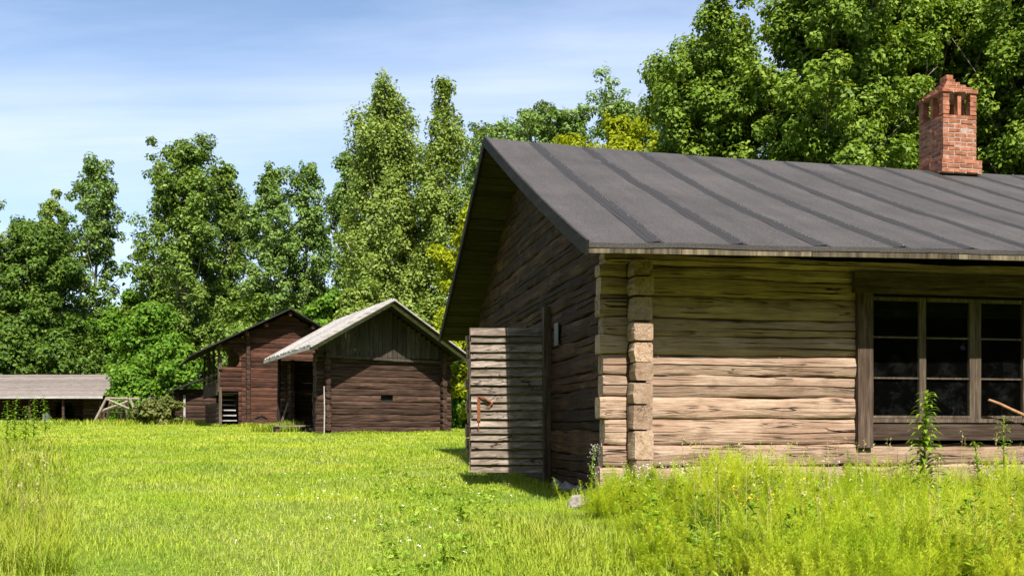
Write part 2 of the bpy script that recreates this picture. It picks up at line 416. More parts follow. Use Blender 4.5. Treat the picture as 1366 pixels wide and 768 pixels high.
# ------------------------------------------------------------------ log walls
def log(mb, a, b, z0, z1, th, out, clampf=None, seg=.22, rough=.012, rnd=.05, check=.03):
    """one hewn log from plan point a to b (outer face), thickness th inwards of `out`"""
    ax = Vector((b[0]-a[0], b[1]-a[1])); Ln = ax.length
    if Ln < .05: return
    ax.normalize(); o = Vector(out); n = max(int(Ln/seg), 2); h = z1 - z0; off = random.uniform(0, 500)
    g = min(rnd, h*.3)
    hc = h*random.uniform(.38,.62); cd = random.choice((0,.5,1,1))*check
    prof = [(-th+g*.7, .0), (-g*1.1, .0), (-g*.35, g*.32), (-.004, g*.95), (.004, hc-.009), (.0041, hc), (.004, hc+.009), (-.004, h-g*.95), (-g*.35, h-g*.32), (-g*1.1, h), (-th+g*.7, h), (-th, h-g), (-th, g)]
    m = len(prof); vs = []; fs = []
    for i in range(n+1):
        s = Ln*i/n
        e1 = mnoise.noise(Vector((s*1.3, off, 1.0)))*rough*1.1 + mnoise.noise(Vector((s*4, off, 2.0)))*rough*.45
        e2 = mnoise.noise(Vector((s*1.3, off, 7.0)))*rough*1.1 + mnoise.noise(Vector((s*4, off, 8.0)))*rough*.45
        bu = mnoise.noise(Vector((s*.8, off, 13.0)))*rough*1.1
        ins = .86 if i in (0, n) else 1.0
        cw = mnoise.noise(Vector((s*1.1, off, 31.0)))*.02 + mnoise.noise(Vector((s*5, off, 33.0)))*.006
        cdp = cd*max(0., min(1., .45 + 1.6*mnoise.noise(Vector((s*.7, off, 40.0)))))
        for pi, (d, zz) in enumerate(prof):
            if pi in (4,5,6): zz += cw
            if pi == 5: d -= cdp
            q = mnoise.noise(Vector((s*3.1, off + zz*9, 21.0)))*rough*.7
            d2 = d + (bu + q if d > -th*.7 else 0)
            z = z0 + zz + (e1 if zz < h*.3 else e2 if zz > h*.7 else 0)
            if ins < 1:
                d2 = (d2 + th/2)*.93 - th/2; z = z0 + h/2 + (z - z0 - h/2)*.95
            p = Vector((a[0], a[1])) + ax*s + o*d2
            p = [p.x, p.y, z]
            if clampf: p = clampf(p)
            vs.append(p)
    for i in range(n):
        for k in range(m):
            fs.append((i*m+k, i*m+(k+1)%m, (i+1)*m+(k+1)%m, (i+1)*m+k))
    fs.append(tuple(range(m-1,-1,-1))); fs.append(tuple(n*m+k for k in range(m)))
    mb.add(vs, fs)

def wall(mb, a, b, zs, th, out, holes=(), clampf=None, ext=(0,0), **kw):
    """courses between successive zs; holes = (s0,s1,z0,z1) along the wall"""
    A = Vector(a); Bv = Vector(b); ax = (Bv-A).normalized(); Ln = (Bv-A).length
    for z0, z1 in zip(zs[:-1], zs[1:]):
        zm = (z0+z1)/2; e = random.uniform(-.03,.03)
        spans = [(-ext[0]+e, Ln+ext[1]+random.uniform(-.03,.03))]
        for (s0,s1,h0,h1) in holes:
            if h0 < zm < h1:
                new = []
                for (p,q) in spans:
                    if q <= s0 or p >= s1: new.append((p,q)); continue
                    if p < s0: new.append((p,s0))
                    if q > s1: new.append((s1,q))
                spans = new
        for (p,q) in spans:
            log(mb, A+ax*p, A+ax*q, z0, z1, th, out, clampf, **kw)

def zl(ys, Z): return [(HY-y)/F*Z for y in sorted(ys, reverse=True)]
def courses(z0, z1, h):
    n = max(int(round((z1-z0)/h)), 1); zs = [z0]
    for i in range(1, n): zs.append(z0 + (z1-z0)*i/n + random.uniform(-.14,.14)*h)
    return zs + [z1]

# ================================================================== LOG CABIN
A1 = math.atan(.196)
W = (1.25, 11.0)
cabin = empty('log_cabin', (W[0], W[1], 0), A1,
    'weathered log cabin with dark felt roof and open side door in the right foreground', 'cabin')
EY, RY, BY = -.80, 5.39, 11.35            # eave, ridge, rear eave (local y)
X0, X1 = -.65, 14.2
def ridge_z(x): return 4.562 + .138*math.exp(-(x+.65)/2.7)
def eave_z(x):  return 1.885 + .0175*min(x+.65, 5)
def roof_z(x, y):
    if y <= RY:
        f = (y-EY)/(RY-EY); z = eave_z(x) + (ridge_z(x)-eave_z(x))*f
    else:
        f = (BY-y)/(BY-RY); z = 2.02 + (ridge_z(x)-2.02)*f
    return z - .05*math.sin(math.pi*min(max(f,0),1))
ROOFT = .05
# wall courses
zf = zl([338, 353, 369, 394, 423, 447, 473, 500, 529, 558, 593, 622, 652], 11.05)
zg_ = zl([325, 347, 370, 396, 430, 456, 484, 510, 540, 574, 613, 640, 662], 10.9)
top = zg_[-1]
while top < 4.5: top += random.uniform(.21,.27); zg_.append(top)
BACK = 10.1
LEN = 13.5
WX0, WX1 = 2.74, 5.86                     # window casing, local x
WZ0, WZ1 = (HY-586)/F*11.7, (HY-380)/F*11.7
def cl_gable(p):
    x, y, z = p
    lim = roof_z(0, y) - ROOFT - .10
    if z > lim: z = lim
    return [x, y, z]
mb = MB(); wall(mb, (0,0), (LEN,0), zf, .22, (0,-1), [(WX0+.1, WX1-.1, WZ0-.02, WZ1+.02)], None, (.27,.2), seg=.07, rough=.022, rnd=.036, check=.06)
fw = mb.build('front_wall', M['log_x'], cabin)
DH0, DH1 = 3.70, 4.78                     # doorway along the gable
mb = MB()
def gable(mb, x, out, holes):
    for z0, z1 in zip(zg_[:-1], zg_[1:]):
        if z0 > roof_z(0, RY) - .2: break
        # span where the course lies under the roof
        y0, y1 = -.05, BACK
        if z0 > 1.5:
            ys = [y for y in np.arange(-.3, BACK+.31, .05) if roof_z(0, y)-ROOFT-.10 > z0 + .02]
            if not ys: break
            y0, y1 = max(ys[0], .0), min(ys[-1], BACK)
        zm = (z0+z1)/2; sp = [(y0,y1)]
        for (s0,s1,h0,h1) in holes:
            if h0 < zm < h1:
                sp = [(p,q) for (p,q) in ((y0,s0),(s1,y1)) if q > p+.05]
        for (p,q) in sp: log(mb, (x,p), (x,q), z0, z1, .22, out, cl_gable, seg=.14, rough=.026, rnd=.032, check=.05)
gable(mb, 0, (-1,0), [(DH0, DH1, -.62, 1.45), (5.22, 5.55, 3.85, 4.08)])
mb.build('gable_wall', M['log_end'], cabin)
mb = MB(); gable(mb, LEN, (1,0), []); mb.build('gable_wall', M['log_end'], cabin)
# crossing log ends at the near corner (stand proud of the front wall), and at the others
mb = MB()
for i, (z0, z1) in enumerate(zip(zg_[:-1], zg_[1:])):
    if z1 > 1.95: break
    log(mb, (0, -.27+random.uniform(-.035,.03)), (0, -.03), z0+.006, z1-.006, .225, (-1,0), None, seg=.06, rough=.024, rnd=.022, check=.02)
mb.build('corner_log_end', M['corner'], cabin)
for (x, y0, y1) in ((0, BACK-.02, BACK+.30), (LEN, -.27, -.03), (LEN, BACK-.02, BACK+.3)):
    mb = MB()
    for (z0, z1) in zip(zg_[:-1], zg_[1:]):
        if z1 > 2.0: break
        log(mb, (x, y0), (x, y1), z0+.006, z1-.006, .225, (-1 if x == 0 else 1, 0), None, seg=.1, rough=.02, rnd=.045)
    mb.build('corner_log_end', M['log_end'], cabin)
mb = MB(); wall(mb, (LEN,BACK), (0,BACK), zf, .22, (0,1), (), None, (.2,.27), rough=.016, seg=.6)
mb.build('rear_wall', M['log_x'], cabin)
# floor and dim interior
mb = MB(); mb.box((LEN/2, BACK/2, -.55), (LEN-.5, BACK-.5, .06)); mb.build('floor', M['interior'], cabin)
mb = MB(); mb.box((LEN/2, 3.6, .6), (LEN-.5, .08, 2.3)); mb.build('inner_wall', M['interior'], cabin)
# foundation stones
mb = MB()
def rock(mb, c, s, seed, sub=2):
    import bmesh
    bm = bmesh.new(); bmesh.ops.create_icosphere(bm, subdivisions=sub, radius=1)
    vs = []
    for v in bm.verts:
        p = v.co.copy(); k = 1 + .38*mnoise.noise(p*1.3 + Vector((seed*3.7,0,0))) + .14*mnoise.noise(p*3.4 + Vector((0,seed,0)))
        vs.append((c[0]+p.x*k*s[0], c[1]+p.y*k*s[1], c[2]+p.z*k*s[2]))
    bm.verts.index_update()
    mb.add(vs, [[v.index for v in f.verts] for f in bm.faces]); bm.free()
for i in range(16):
    y = .1 + i*.64; rock(mb, (.12, y, -.80), (.2, .34, .13), i)
for i in range(20):
    rock(mb, (.3+i*.68, .16, -.74), (.36, .18, .11), i+40)
mb.build('foundation', M['stone'], cabin)

# roof: felt sheet
xs = list(np.linspace(X0, X1, 60)); ysf = [EY + (RY-EY)*i/14 for i in range(15)] + [RY + (BY-RY)*i/14 for i in range(1,15)]
mb = MB(); vs = []; fs = []
n2 = len(ysf)
def rj(x, y): return .020*mnoise.noise(Vector((x*1.1, y*1.3, 3.0)))
for lv in (0, -ROOFT):
    for x in xs:
        for y in ysf: vs.append((x, y, roof_z(x,y) + rj(x,y) + lv))
n1 = len(xs); o2 = n1*n2
for i in range(n1-1):
    for j in range(n2-1):
        a = i*n2+j; fs.append((a, a+n2, a+n2+1, a+1)); fs.append((o2+a, o2+a+1, o2+a+n2+1, o2+a+n2))
for i in range(n1-1):
    a = i*n2; fs.append((a, o2+a, o2+a+n2, a+n2)); a = i*n2+n2-1; fs.append((a, a+n2, o2+a+n2, o2+a))
for j in range(n2-1):
    fs.append((j, j+1, o2+j+1, o2+j)); a = (n1-1)*n2+j; fs.append((a, o2+a, o2+a+1, a+1))
mb.add(vs, fs); roof = mb.build('roof', M['felt'], cabin)
# seams down the slope, with their rows of nails
sx = X0 + .80; k = 0
while sx < X1 - .2:
    for side in (0, 1):
        smb = MB(); nails = []
        ya, yb = (RY+.02, EY+.004) if side == 0 else (RY-.02, BY-.004)
        N = 34; wj = random.uniform(-.05,.05); ph = random.uniform(0,6)
        def sxx(f): return sx + wj*f + .02*math.sin(f*5+ph) + .006*math.sin(f*31+ph)
        for prof in (((-.055,.002),(-.045,.010),(.018,.017),(.030,.002)), ((-.11,.001),(-.10,.005),(.075,.005),(.085,.001))):
            vs = []; fs = []
            for i in range(N+1):
                f = i/N; y = ya + (yb-ya)*f; x = sxx(f)
                z = roof_z(x, min(max(y,EY),BY)) + rj(x,y)
                for (dx, dz) in prof: vs.append((x+dx+random.uniform(-.004,.004), y, z+dz))
            for i in range(N):
                for q in range(3): fs.append((i*4+q, (i+1)*4+q, (i+1)*4+q+1, i*4+q+1))
            smb.add(vs, fs)
        nf = len(smb.f)
        for i in range(int(abs(ya-yb)/.08)):
            if random.random() < .6: continue
            f = (i*.08+.05)/abs(ya-yb); y = ya + (yb-ya)*f; x = sxx(f) + .045 + random.uniform(-.01,.01)
            smb.box((x, y, roof_z(x,min(max(y,EY),BY))+rj(x,y)+.009), (.008,.008,.006))
        o = smb.build('roof_seam', M['seam'], roof); o.data.materials.append(M['nail'])
        for p_ in list(o.data.polygons)[nf:]: p_.material_index = 1
    sx += random.uniform(.83,.90)
# eave boards: short lengths end to end, stained
mb = MB(); x = X0
while x < X1-.05:
    e = min(x + random.uniform(.9,1.9), X1); 
    mb.beam((x+.003, EY+.022, roof_z(x,EY)-ROOFT-.030), (e-.003, EY+.022, roof_z(e,EY)-ROOFT-.030), .03, .054, n=3, jit=.002); x = e
mb.build('eave_board', M['fascia'], cabin)
for (ya, yb) in ((EY-.03, RY), (BY+.02, RY)):
    mb = MB()
    for dz, th in ((-.075, .15),):
        N = 10
        for i in range(N):
            y0 = ya+(yb-ya)*i/N; y1 = ya+(yb-ya)*(i+1)/N
            c0 = min(max(y0,EY),BY); c1 = min(max(y1,EY),BY)
            mb.beam((X0-.018, y0, roof_z(X0,c0)+dz+.012), (X0-.018, y1, roof_z(X0,c1)+dz+.012), .03, th)
    mb.build('rake_board', M['rake'], cabin)
# sarking boards under the felt, running along the ridge
mb = MB()
for side in (0,1):
    N = 40
    for i in range(N):
        f0 = (i+.04)/N; f1 = (i+.96)/N
        ya, yb = (EY+.05, RY) if side == 0 else (BY-.05, RY)
        y0 = ya+(yb-ya)*f0; y1 = ya+(yb-ya)*f1; dz = random.uniform(0,.012)
        segs = 12; vs = []; fs = []
        for q in range(segs+1):
            x = X0+.02 + (X1-X0-.04)*q/segs
            for (yy, t) in ((y0,0),(y1,0),(y1,1),(y0,1)):
                vs.append((x, yy, roof_z(x,yy)-ROOFT-.018-dz-.024*t))
        for q in range(segs):
            for e in range(4): fs.append((q*4+e, q*4+(e+1)%4, q*4+4+(e+1)%4, q*4+4+e))
        fs += [(3,2,1,0), tuple(segs*4+e for e in range(4))]
        mb.add(vs, fs)
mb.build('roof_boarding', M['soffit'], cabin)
# door: horizontal lapped boards, opened outwards
HX, HYY = -.06, DH0
dd = Vector((-.981, .196, 0)); dn = Vector((-.196, -.981, 0))      # along the leaf / towards the viewer
DW = 1.075; DZ0, DZ1 = -.612, 1.475
mb = MB(); nb = 18; z = DZ0
hs = [random.uniform(.8,1.25) for _ in range(nb)]; sm = sum(hs)
for i in range(nb):
    h = (DZ1-DZ0)*hs[i]/sm
    vs = []; fs = []; N = 14; off = random.uniform(0,99)
    sg0 = random.uniform(-.012,.006); sg1 = random.uniform(-.006,.01)
    for q in range(N+1):
        s = sg0 + .03 + (DW-.03+sg1-sg0)*q/N
        w = mnoise.noise(Vector((s*3, off, 0)))*.008; w2 = mnoise.noise(Vector((s*2, off, 5)))*.008
        for (d, zz) in ((-.012, w*.5-.002), (.050+w2, w-.004), (.006+w2, h+.004+w), (-.02, h+.004)):
            p = Vector((HX, HYY, z)) + dd*s + dn*d; vs.append((p.x, p.y, z+zz))
    for q in range(N):
        for e in range(4): fs.append((q*4+e, q*4+(e+1)%4, q*4+4+(e+1)%4, q*4+4+e))
    fs += [(3,2,1,0), tuple(N*4+e for e in range(4))]
    mb.add(vs, fs); z += h
door = mb.build('door', M['grey_board'], cabin)
mb = MB()
for s in (.05, DW/2, DW-.03):
    mb = MB(); p = Vector((HX, HYY, 0)) + dd*s - dn*.035
    mb.beam((p.x,p.y,DZ0+.02), (p.x,p.y,DZ1+.01), .11, .045, up=tuple(dn)); mb.build('ledge', M['frame_v'], door)
def dp(s, z, d=.05):
    p = Vector((HX,HYY,z)) + dd*s + dn*d; return (p.x,p.y,z)
mb = MB()
ls = DW-.115
mb.beam(dp(ls, .49), dp(ls, .13), .045, .012, up=tuple(dn)); mb.tube([dp(ls+.002,.14,.055), dp(ls+.006,-.02,.05)], [.008,.006], 6)
mb.tube([dp(ls,.48,.06), dp(ls-.07,.46,.075), dp(ls-.13,.425,.07), dp(ls-.2,.385,.055)], [.014,.016,.016,.012], 7)
mb.tube([dp(ls-.2,.39,.06), dp(ls-.16,.345,.075), dp(ls-.1,.33,.06)], [.009,.009,.007], 6)
mb.build('latch', M['rust'], door)
# door frame post, head and threshold
mb = MB()
mb.beam((-.05, DH0-.06, -.86), (-.05, DH0-.075, 1.78), .11, .11, n=6, jit=.004)
mb.beam((-.05, DH1+.06, -.86), (-.05, DH1+.07, 1.62), .11, .11, n=6, jit=.004)
mb.beam((-.045, DH0-.01, 1.52), (-.045, DH1+.02, 1.53), .09, .12)
mb.beam((-.03, DH0, -.66), (-.03, DH1, -.66), .16, .1)
mb.build('door_frame', M['frame_v'], cabin)
mb = MB(); mb.box((-.045, 3.06, 1.33), (.012, .22, .31)); mb.build('tin_plate', M['tin'], cabin)
# black board filling the gable vent hole, the hole's shade put into its colour
mb = MB(); mb.box((.12, 5.38, 3.97), (.05, .36, .26)); mb.build('gable_vent', M['hole_shade'], cabin)

# window: casing, sashes, panes
def wx(u): return (u-1151)/F*11.7 + WX0 + .08
win = None
zt = (HY-397)/F*11.7; zb = (HY-559)/F*11.7
mb = MB()
y0 = -.035
mb.beam((WX0-.05, y0-.012, (HY-380)/F*11.7), (WX1+.05, y0-.012, (HY-380)/F*11.7), .07, .235, n=10, jit=.003)
mb.beam((WX0+.194, y0+.004, (HY-576)/F*11.7), (WX1-.194, y0+.004, (HY-576)/F*11.7), .05, .185, n=10, jit=.003)
win = mb.build('window', M['frame_h'], cabin)
for xc in (WX0+.095, WX1-.095):
    mb = MB(); mb.beam((xc, y0, (HY-596)/F*11.7), (xc, y0, (HY-391)/F*11.7), .19, .06, up=(0,1,0), n=8, jit=.003); mb.build('casing', M['frame_v'], win)
mb = MB()
mb.box(((WX0+WX1)/2, .09, zb-.015), (WX1-WX0-.39, .2, .045)); mb.build('sill', M['sash'], win)
u0 = WX0+.19; u1 = WX1-.19; sw = (u1-u0)/4
for q in range(4):
    a = u0 + sw*q; b = a + sw; mb = MB(); yy = .045
    st = .05 if q % 2 == 0 else .05
    rgt = .075 if q % 2 else .045; lft = .05 if q % 2 == 0 else .04
    if q % 2 == 0 and q: lft = .075
    mb.box((a+lft/2+.001, yy, (zt+zb)/2), (lft-.002, .05, zt-zb))
    mb.box((b-rgt/2-.001, yy, (zt+zb)/2), (rgt-.002, .05, zt-zb))
    mb.box(((a+b)/2, yy, zt-.02), (sw-lft-rgt, .046, .04)); mb.box(((a+b)/2, yy, zb+.028), (sw-lft-rgt, .046, .03))
    for fz in (.338, .672): mb.box(((a+b)/2, yy+.004, zb+(zt-zb)*fz), (sw-lft-rgt, .034, .02))
    mb.build('sash', M['sash'], win)
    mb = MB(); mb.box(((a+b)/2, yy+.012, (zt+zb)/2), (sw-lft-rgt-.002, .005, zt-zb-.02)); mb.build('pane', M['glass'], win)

# chimney: real bricks on a mortar core
CHX, CHY = -.65+8.19, RY-.12
chw, chd = .64, .70
cb = 4.40
CZ0, CZ1 = (HY-231)/F*17.8, (HY-165)/F*17.8
def brick_course(mb, cx, cy, z, w, d, h, shift, bl=.235, bt=.11, jit=.004):
    """ring of bricks around a rectangle"""
    for (ax, n_, L_, oth) in (('x', -1, w, d), ('x', 1, w, d), ('y', -1, d, w), ('y', 1, d, w)):
        p = -L_/2 + (0 if ax == 'x' else bt) - (bl*.5 if shift else 0)
        lo = -L_/2 + (0 if ax == 'x' else bt); hi = L_/2 - (0 if ax == 'x' else bt)
        while p < hi - .01:
            s0 = max(p, lo); s1 = min(p+bl-.02, hi)
            if s1 - s0 > .03:
                c = (s0+s1)/2; pr = random.uniform(-.004,.005)
                if ax == 'x': mb.box((cx+c, cy+n_*(oth/2-bt/2+pr), z+h/2), (s1-s0, bt, h-.021), jit=jit)
                else: mb.box((cx+n_*(oth/2-bt/2+pr), cy+c, z+h/2), (bt, s1-s0, h-.021), jit=jit)
            p += bl
mb = MB(); core = MB(); hb = .078; z = cb; i = 0
while z < CZ0 + .04:
    brick_course(mb, CHX, CHY, z, chw+.13, chd+.13, hb, i%2); z += hb; i += 1
core.box((CHX, CHY, (cb+z)/2-.004), (chw+.118, chd+.118, z-cb-.004))
zbase = z
while z < CZ1 - .02:
    brick_course(mb, CHX, CHY, z, chw, chd, hb, i%2); z += hb; i += 1
core.box((CHX, CHY, (zbase+z)/2-.006), (chw-.010, chd-.010, z-zbase-.012))
zo = z                                            # flue openings between brick piers
ph_ = .37
piers = [(-1,-1),(1,-1),(-1,1),(1,1)]
for (sx_, sy_) in piers:
    for q in range(5): mb.box((CHX+sx_*(chw/2-.06), CHY+sy_*(chd/2-.06), zo+ph_*(q+.5)/5), (.12,.12,ph_/5-.010), jit=.005)
    core.box((CHX+sx_*(chw/2-.06), CHY+sy_*(chd/2-.06), zo+ph_/2), (.108,.108,ph_-.01))
for s in (-1,1):
    mb.box((CHX, CHY+s*(chd/2-.06), zo+ph_/2), (.07,.10,ph_), jit=.004)
    mb.box((CHX+s*(chw/2-.06), CHY, zo+ph_/2), (.10,.07,ph_), jit=.004)
z = zo + ph_; hb = .066
for k_, ww in enumerate((.70,.55,.40,.26,.15)):
    w_ = ww; d_ = ww+.06
    core.box((CHX, CHY, z+hb/2), (w_-.03, d_-.03, hb*.96))
    brick_course(mb, CHX, CHY, z, w_, d_, hb, k_%2, jit=.008); z += hb
mb.box((CHX-.02, CHY, z+.03), (.12,.2,.07), jit=.008)
ch = mb.build('chimney', M['brick'], cabin); core.build('mortar', M['mortar'], ch)

# ================================================================== MIDDLE BARN
AM = R(25.0)
bx0, by0 = px(432, 33.0), 33.0
barn = empty('storehouse', (bx0, by0, 0), AM,
    'dark brown log storehouse with silver plank roof and boarded gable, nearest the cabin', 'storehouse')
MZ0 = (HY-578)/F*33.5
MW, MD = 4.25, 5.7; UP = 2.05; OV = .9
PZ = 4.27; ELz, ERz = 2.66, 2.50; UL, UR = -.68, 4.72
def mroof(u): return PZ + (ELz-PZ)*(UP-u)/(UP-UL) if u < UP else PZ + (ERz-PZ)*(u-UP)/(UR-UP)
def clm(p):
    lim = mroof(p[0]) - .16
    return [p[0], p[1], min(p[2], lim)]
zs = courses(MZ0, 2.62, .205); zs2 = [MZ0+.1] + [z+.11 for z in zs[1:-1]] + [2.6]
mb = MB(); wall(mb, (0,0), (MW,0), zs, .18, (0,-1), [(1.95,2.38, .88, 1.16)], clm, (.24,.24), seg=.2, rough=.024, rnd=.035, check=.06)
mb.build('front_wall', M['brn_x'], barn)
mb = MB(); mb.box((2.16, .14, 1.02), (.5, .03, .36)); mb.build('vent_opening', M['hole_shade'], barn)  # black sheet behind the hole, its inner shade painted as colour
mb = MB()
wall(mb, (0,1.5), (0,0), zs2, .18, (-1,0), (), clm, (0,.25), seg=.3, rough=.014)
wall(mb, (1.15,MD-.2), (1.15,1.4), zs2, .18, (-1,0), [(.9,1.75,.15,1.75)], None, (0,0), seg=.3, rough=.014)
wall(mb, (0,MD), (0,MD-.75), zs2, .18, (-1,0), (), clm, (.25,0), seg=.3, rough=.014)
wall(mb, (MW,0), (MW,MD), zs2, .18, (1,0), (), clm, (.25,.25), seg=.4, rough=.014)
mb.build('side_wall', M['brn_y'], barn)
mb = MB(); wall(mb, (MW,MD), (0,MD), zs, .18, (0,1), (), clm, (.24,.24), seg=.5)
mb.build('rear_wall', M['brn_x'], barn)
mb = MB(); wall(mb, (1.15,1.5), (0,1.5), zs, .18, (0,1), (), clm, (0,0), seg=.4); mb.build('porch_wall', M['brn_x'], barn)
mb = MB(); mb.box((.75, 3.4, .02), (1.1, 3.5, .1)); mb.build('porch_floor', M['grey_board'], barn)
for d in (0, .19):
    mb = MB(); mb.box((.93, 2.3+d*1.4, 1.05), (.03,.05,.62), jit=.01); mb.build('door_light_slit', M['silver'], barn)  # pale strips standing in for the light slits of the porch door
mb = MB(); mb.box((1.16, 4.0, .95), (.06,.86,1.6)); mb.build('door', M['frame_v'], barn)
# boarded gable
mb = MB(); u = -.22
while u < MW+.2:
    w = random.uniform(.13,.19); uc = u+w/2
    t = mroof(uc)-.17
    zlow = 2.44 + .01*random.random() - .03*uc/4
    if t-zlow > .05: mb.box((uc, -.06+random.uniform(-.008,.008), (t+zlow)/2), (w-.012, .03, t-zlow))
    u += w
mb.build('gable_boarding', M['green_board'], barn)
mb = MB(); mb.beam((-.25,-.095,2.43), (MW+.25,-.095,2.31), .05, .09, n=6, jit=.004); mb.build('gable_sill_beam', M['green_board'], barn)
# roof planes of lapped planks running down the slope
def plank_roof(name, parent, mat, uP, zP, uE, zE, v0, v1, wd, th, smat=None):
    mb = MB(); v = v0; sl = Vector((uE-uP, 0, zE-zP)); d = sl.normalized(); nrm = Vector((0,1,0)).cross(d)
    if nrm.z < 0: nrm = -nrm
    i = 0
    while v < v1-.02:
        w = min(wd*random.uniform(.85,1.15), v1-v); 
        a = Vector((uP, v+w/2, zP)) + nrm*(random.uniform(0,.012) + (.018 if i%2 else 0)) - d*.02
        b = a + d*(sl.length+random.uniform(-.04,.05))
        mb.beam(a, b, w*1.06, th, up=tuple(nrm), n=4, jit=.004); v += w; i += 1
    return mb.build(name, mat, parent)
plank_roof('roof', barn, M['silver'], UP, PZ, UL, ELz, -OV+.05, MD+.75, .17, .04)
plank_roof('roof', barn, M['silver'], UP, PZ, UR, ERz, -OV+.05, MD+.75, .17, .04)
for (uE, zE) in ((UL,ELz),(UR,ERz)):
    mb = MB()
    for k_, (dz, oo, hh) in enumerate(((.0, -OV-.03, .13), (-.125, -OV+.035, .12))):
        mb.beam((UP, oo, PZ+dz), (uE, oo, zE+dz), .035, hh, n=6, jit=.003)
    mb.build('rake_board', M['silver'], barn)
    mb = MB(); mb.beam((uE, -OV+.06, zE-.06), (uE, MD+.7, zE-.06), .04, .1, n=6, jit=.005); mb.build('eave_board', M['silver_y'], barn)
mb = MB()
for (uE, zE, n_) in ((UL,ELz,9),(UR,ERz,9)):
    for i in range(n_):
        f0 = i/n_; f1 = (i+1.03)/n_
        p0 = Vector((UP+(uE-UP)*f0, 0, PZ+(zE-PZ)*f0-.07)); p1 = Vector((UP+(uE-UP)*f1, 0, PZ+(zE-PZ)*f1-.07))
        c = (p0+p1)/2; t = (p1-p0); 
        mb.box((c.x, (MD-OV)/2, c.z), (t.length, MD+OV+.6, .025), (t.normalized(), Vector((0,1,0)), t.normalized().cross(Vector((0,1,0)))))
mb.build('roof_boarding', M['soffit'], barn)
mb = MB(); mb.tube([(-.32, MD-.2, .05), (-.28, MD-.15, mroof(-.3)-.1)], [.07,.06], 8)
mb.build('porch_post', M['dark_wood'], barn)
mb = MB()
for i in range(9): rock(mb, (.2+i*.5, .02, MZ0-.05), (.3,.2,.09), i+80, 1)
mb.build('foundation', M['stone'], barn)

g = gzf(px(380,36.5), 36.5)
mb = MB(); mb.beam((0,0,0), (.42,0,1.15), .14, .03, n=4, jit=.004)
o = mb.build('leaning_board', M['sash']); o.location = (px(371,37.3), 37.3, g-.05); o.rotation_euler = (0,0,R(40))
tag(o, 'pale plank leaning by the open porch of the silver roofed storehouse', 'plank')
st = empty('porch_step', (px(388,34.7), 34.7, gzf(px(388,34.7),34.7)), R(25), 'grey plank step standing in grass before the storehouse porch', 'step')
mb = MB(); 
for k_ in range(3): mb.box((0, -.2+k_*.2, .24), (1.25,.203,.05), jit=.003)
mb.build('tread', M['grey_board'], st)
for s in (-.5,.5):
    mb = MB(); mb.box((s,0,.09), (.12,.5,.24)); mb.build('support', M['frame_v'], st)
mb = MB(); mb.tube([(0,0,0),(.01,.01,.8),(-.01,.03,1.58)], [.022,.022,.018], 8)
o = mb.build('white_pole', M['white_paint']); o.location = (px(432.5,32.5), 32.5, gzf(px(432,32.5),32.5)); tag(o, 'thin white pole propped at the near corner of the storehouse', 'pole')

# ================================================================== TWO-STOREY BARN
AB = R(22.0)
gb = empty('gallery_barn', (px(293,50.0), 50.0, 0), AB,
    'tall red brown log barn with side gallery, round opening and open stair, behind the storehouse', 'barn')
GZ = (HY-572)/F*50; U1 = 1.27; U2 = 5.5; DP = 8.0; UPk = 3.38; PK = 6.08; EL = -1.35; ELZ = 3.65; ER = 6.75; ERZ = 4.24; OB = .8
def broof(u): return PK + (ELZ-PK)*(UPk-u)/(UPk-EL) if u < UPk else PK + (ERZ-PK)*(u-UPk)/(ER-UPk)
def clb(p): return [p[0], p[1], min(p[2], broof(p[0])-.14)]
zs = courses(GZ-.1, 5.85, .25); zs2 = [GZ-.1] + [z+.12 for z in zs[:-1]]
mb = MB()
for z0, z1 in zip(zs[:-1], zs[1:]):
    us = [u for u in np.arange(U1-.2, U2+.25, .05) if broof(u)-.14 > z0+.02]
    if not us: break
    log(mb, (max(us[0],U1-.2),0), (min(us[-1],U2+.2),0), z0, z1, .18, (0,-1), clb, seg=.25, rough=.024, rnd=.035, check=.06)
mb.build('front_wall', M['red_x'], gb)
# corner column of log ends
for uu, oo in ((U1,-1),(U2,1)):
    mb = MB()
    for z0, z1 in zip(zs2[:-1], zs2[1:]):
        if z1 > broof(U1)-.15: break
        log(mb, (uu,-.2), (uu,.1), z0, z1, .2, (oo,0), None, seg=.1, rough=.02)
    mb.build('corner_log_end', M['brn_y'], gb)
# gallery front: round opening upstairs, arched stair opening below
SZ1 = (HY-523)/F*50; OZ0, OZ1 = (HY-491)/F*50, (HY-466)/F*50
zc, rc = (OZ0+OZ1)/2, (OZ1-OZ0)/2
mb = MB()
def cl_circ(p):
    x, y, z = p; d = rc*rc-(z-zc)**2
    if d > 0: x = max(x, .62 + math.sqrt(d)*.75)
    return [x, y, min(z, broof(x)-.14)]
def cl_arch(p):
    x, y, z = p
    if z < SZ1 and z > SZ1-.45: x = max(x, .92 - ((z-SZ1+.45)/.45)**2*.5)
    return [x, y, z]
for z0, z1 in zip(zs[:-1], zs[1:]):
    zm = (z0+z1)/2
    if z0 > broof(.4): break
    if zm < SZ1:
        log(mb, (.92,0), (U1-.21,0), z0, z1, .15, (0,-1), cl_arch, seg=.1); continue
    if OZ0 < zm < OZ1 + .02:
        log(mb, (.62,0), (U1-.21,0), z0, z1, .15, (0,-1), cl_circ, seg=.08); continue
    log(mb, (0,0), (U1-.21,0), z0, z1, .15, (0,-1), clb, seg=.2)
mb.build('gallery_front', M['red_x'], gb)
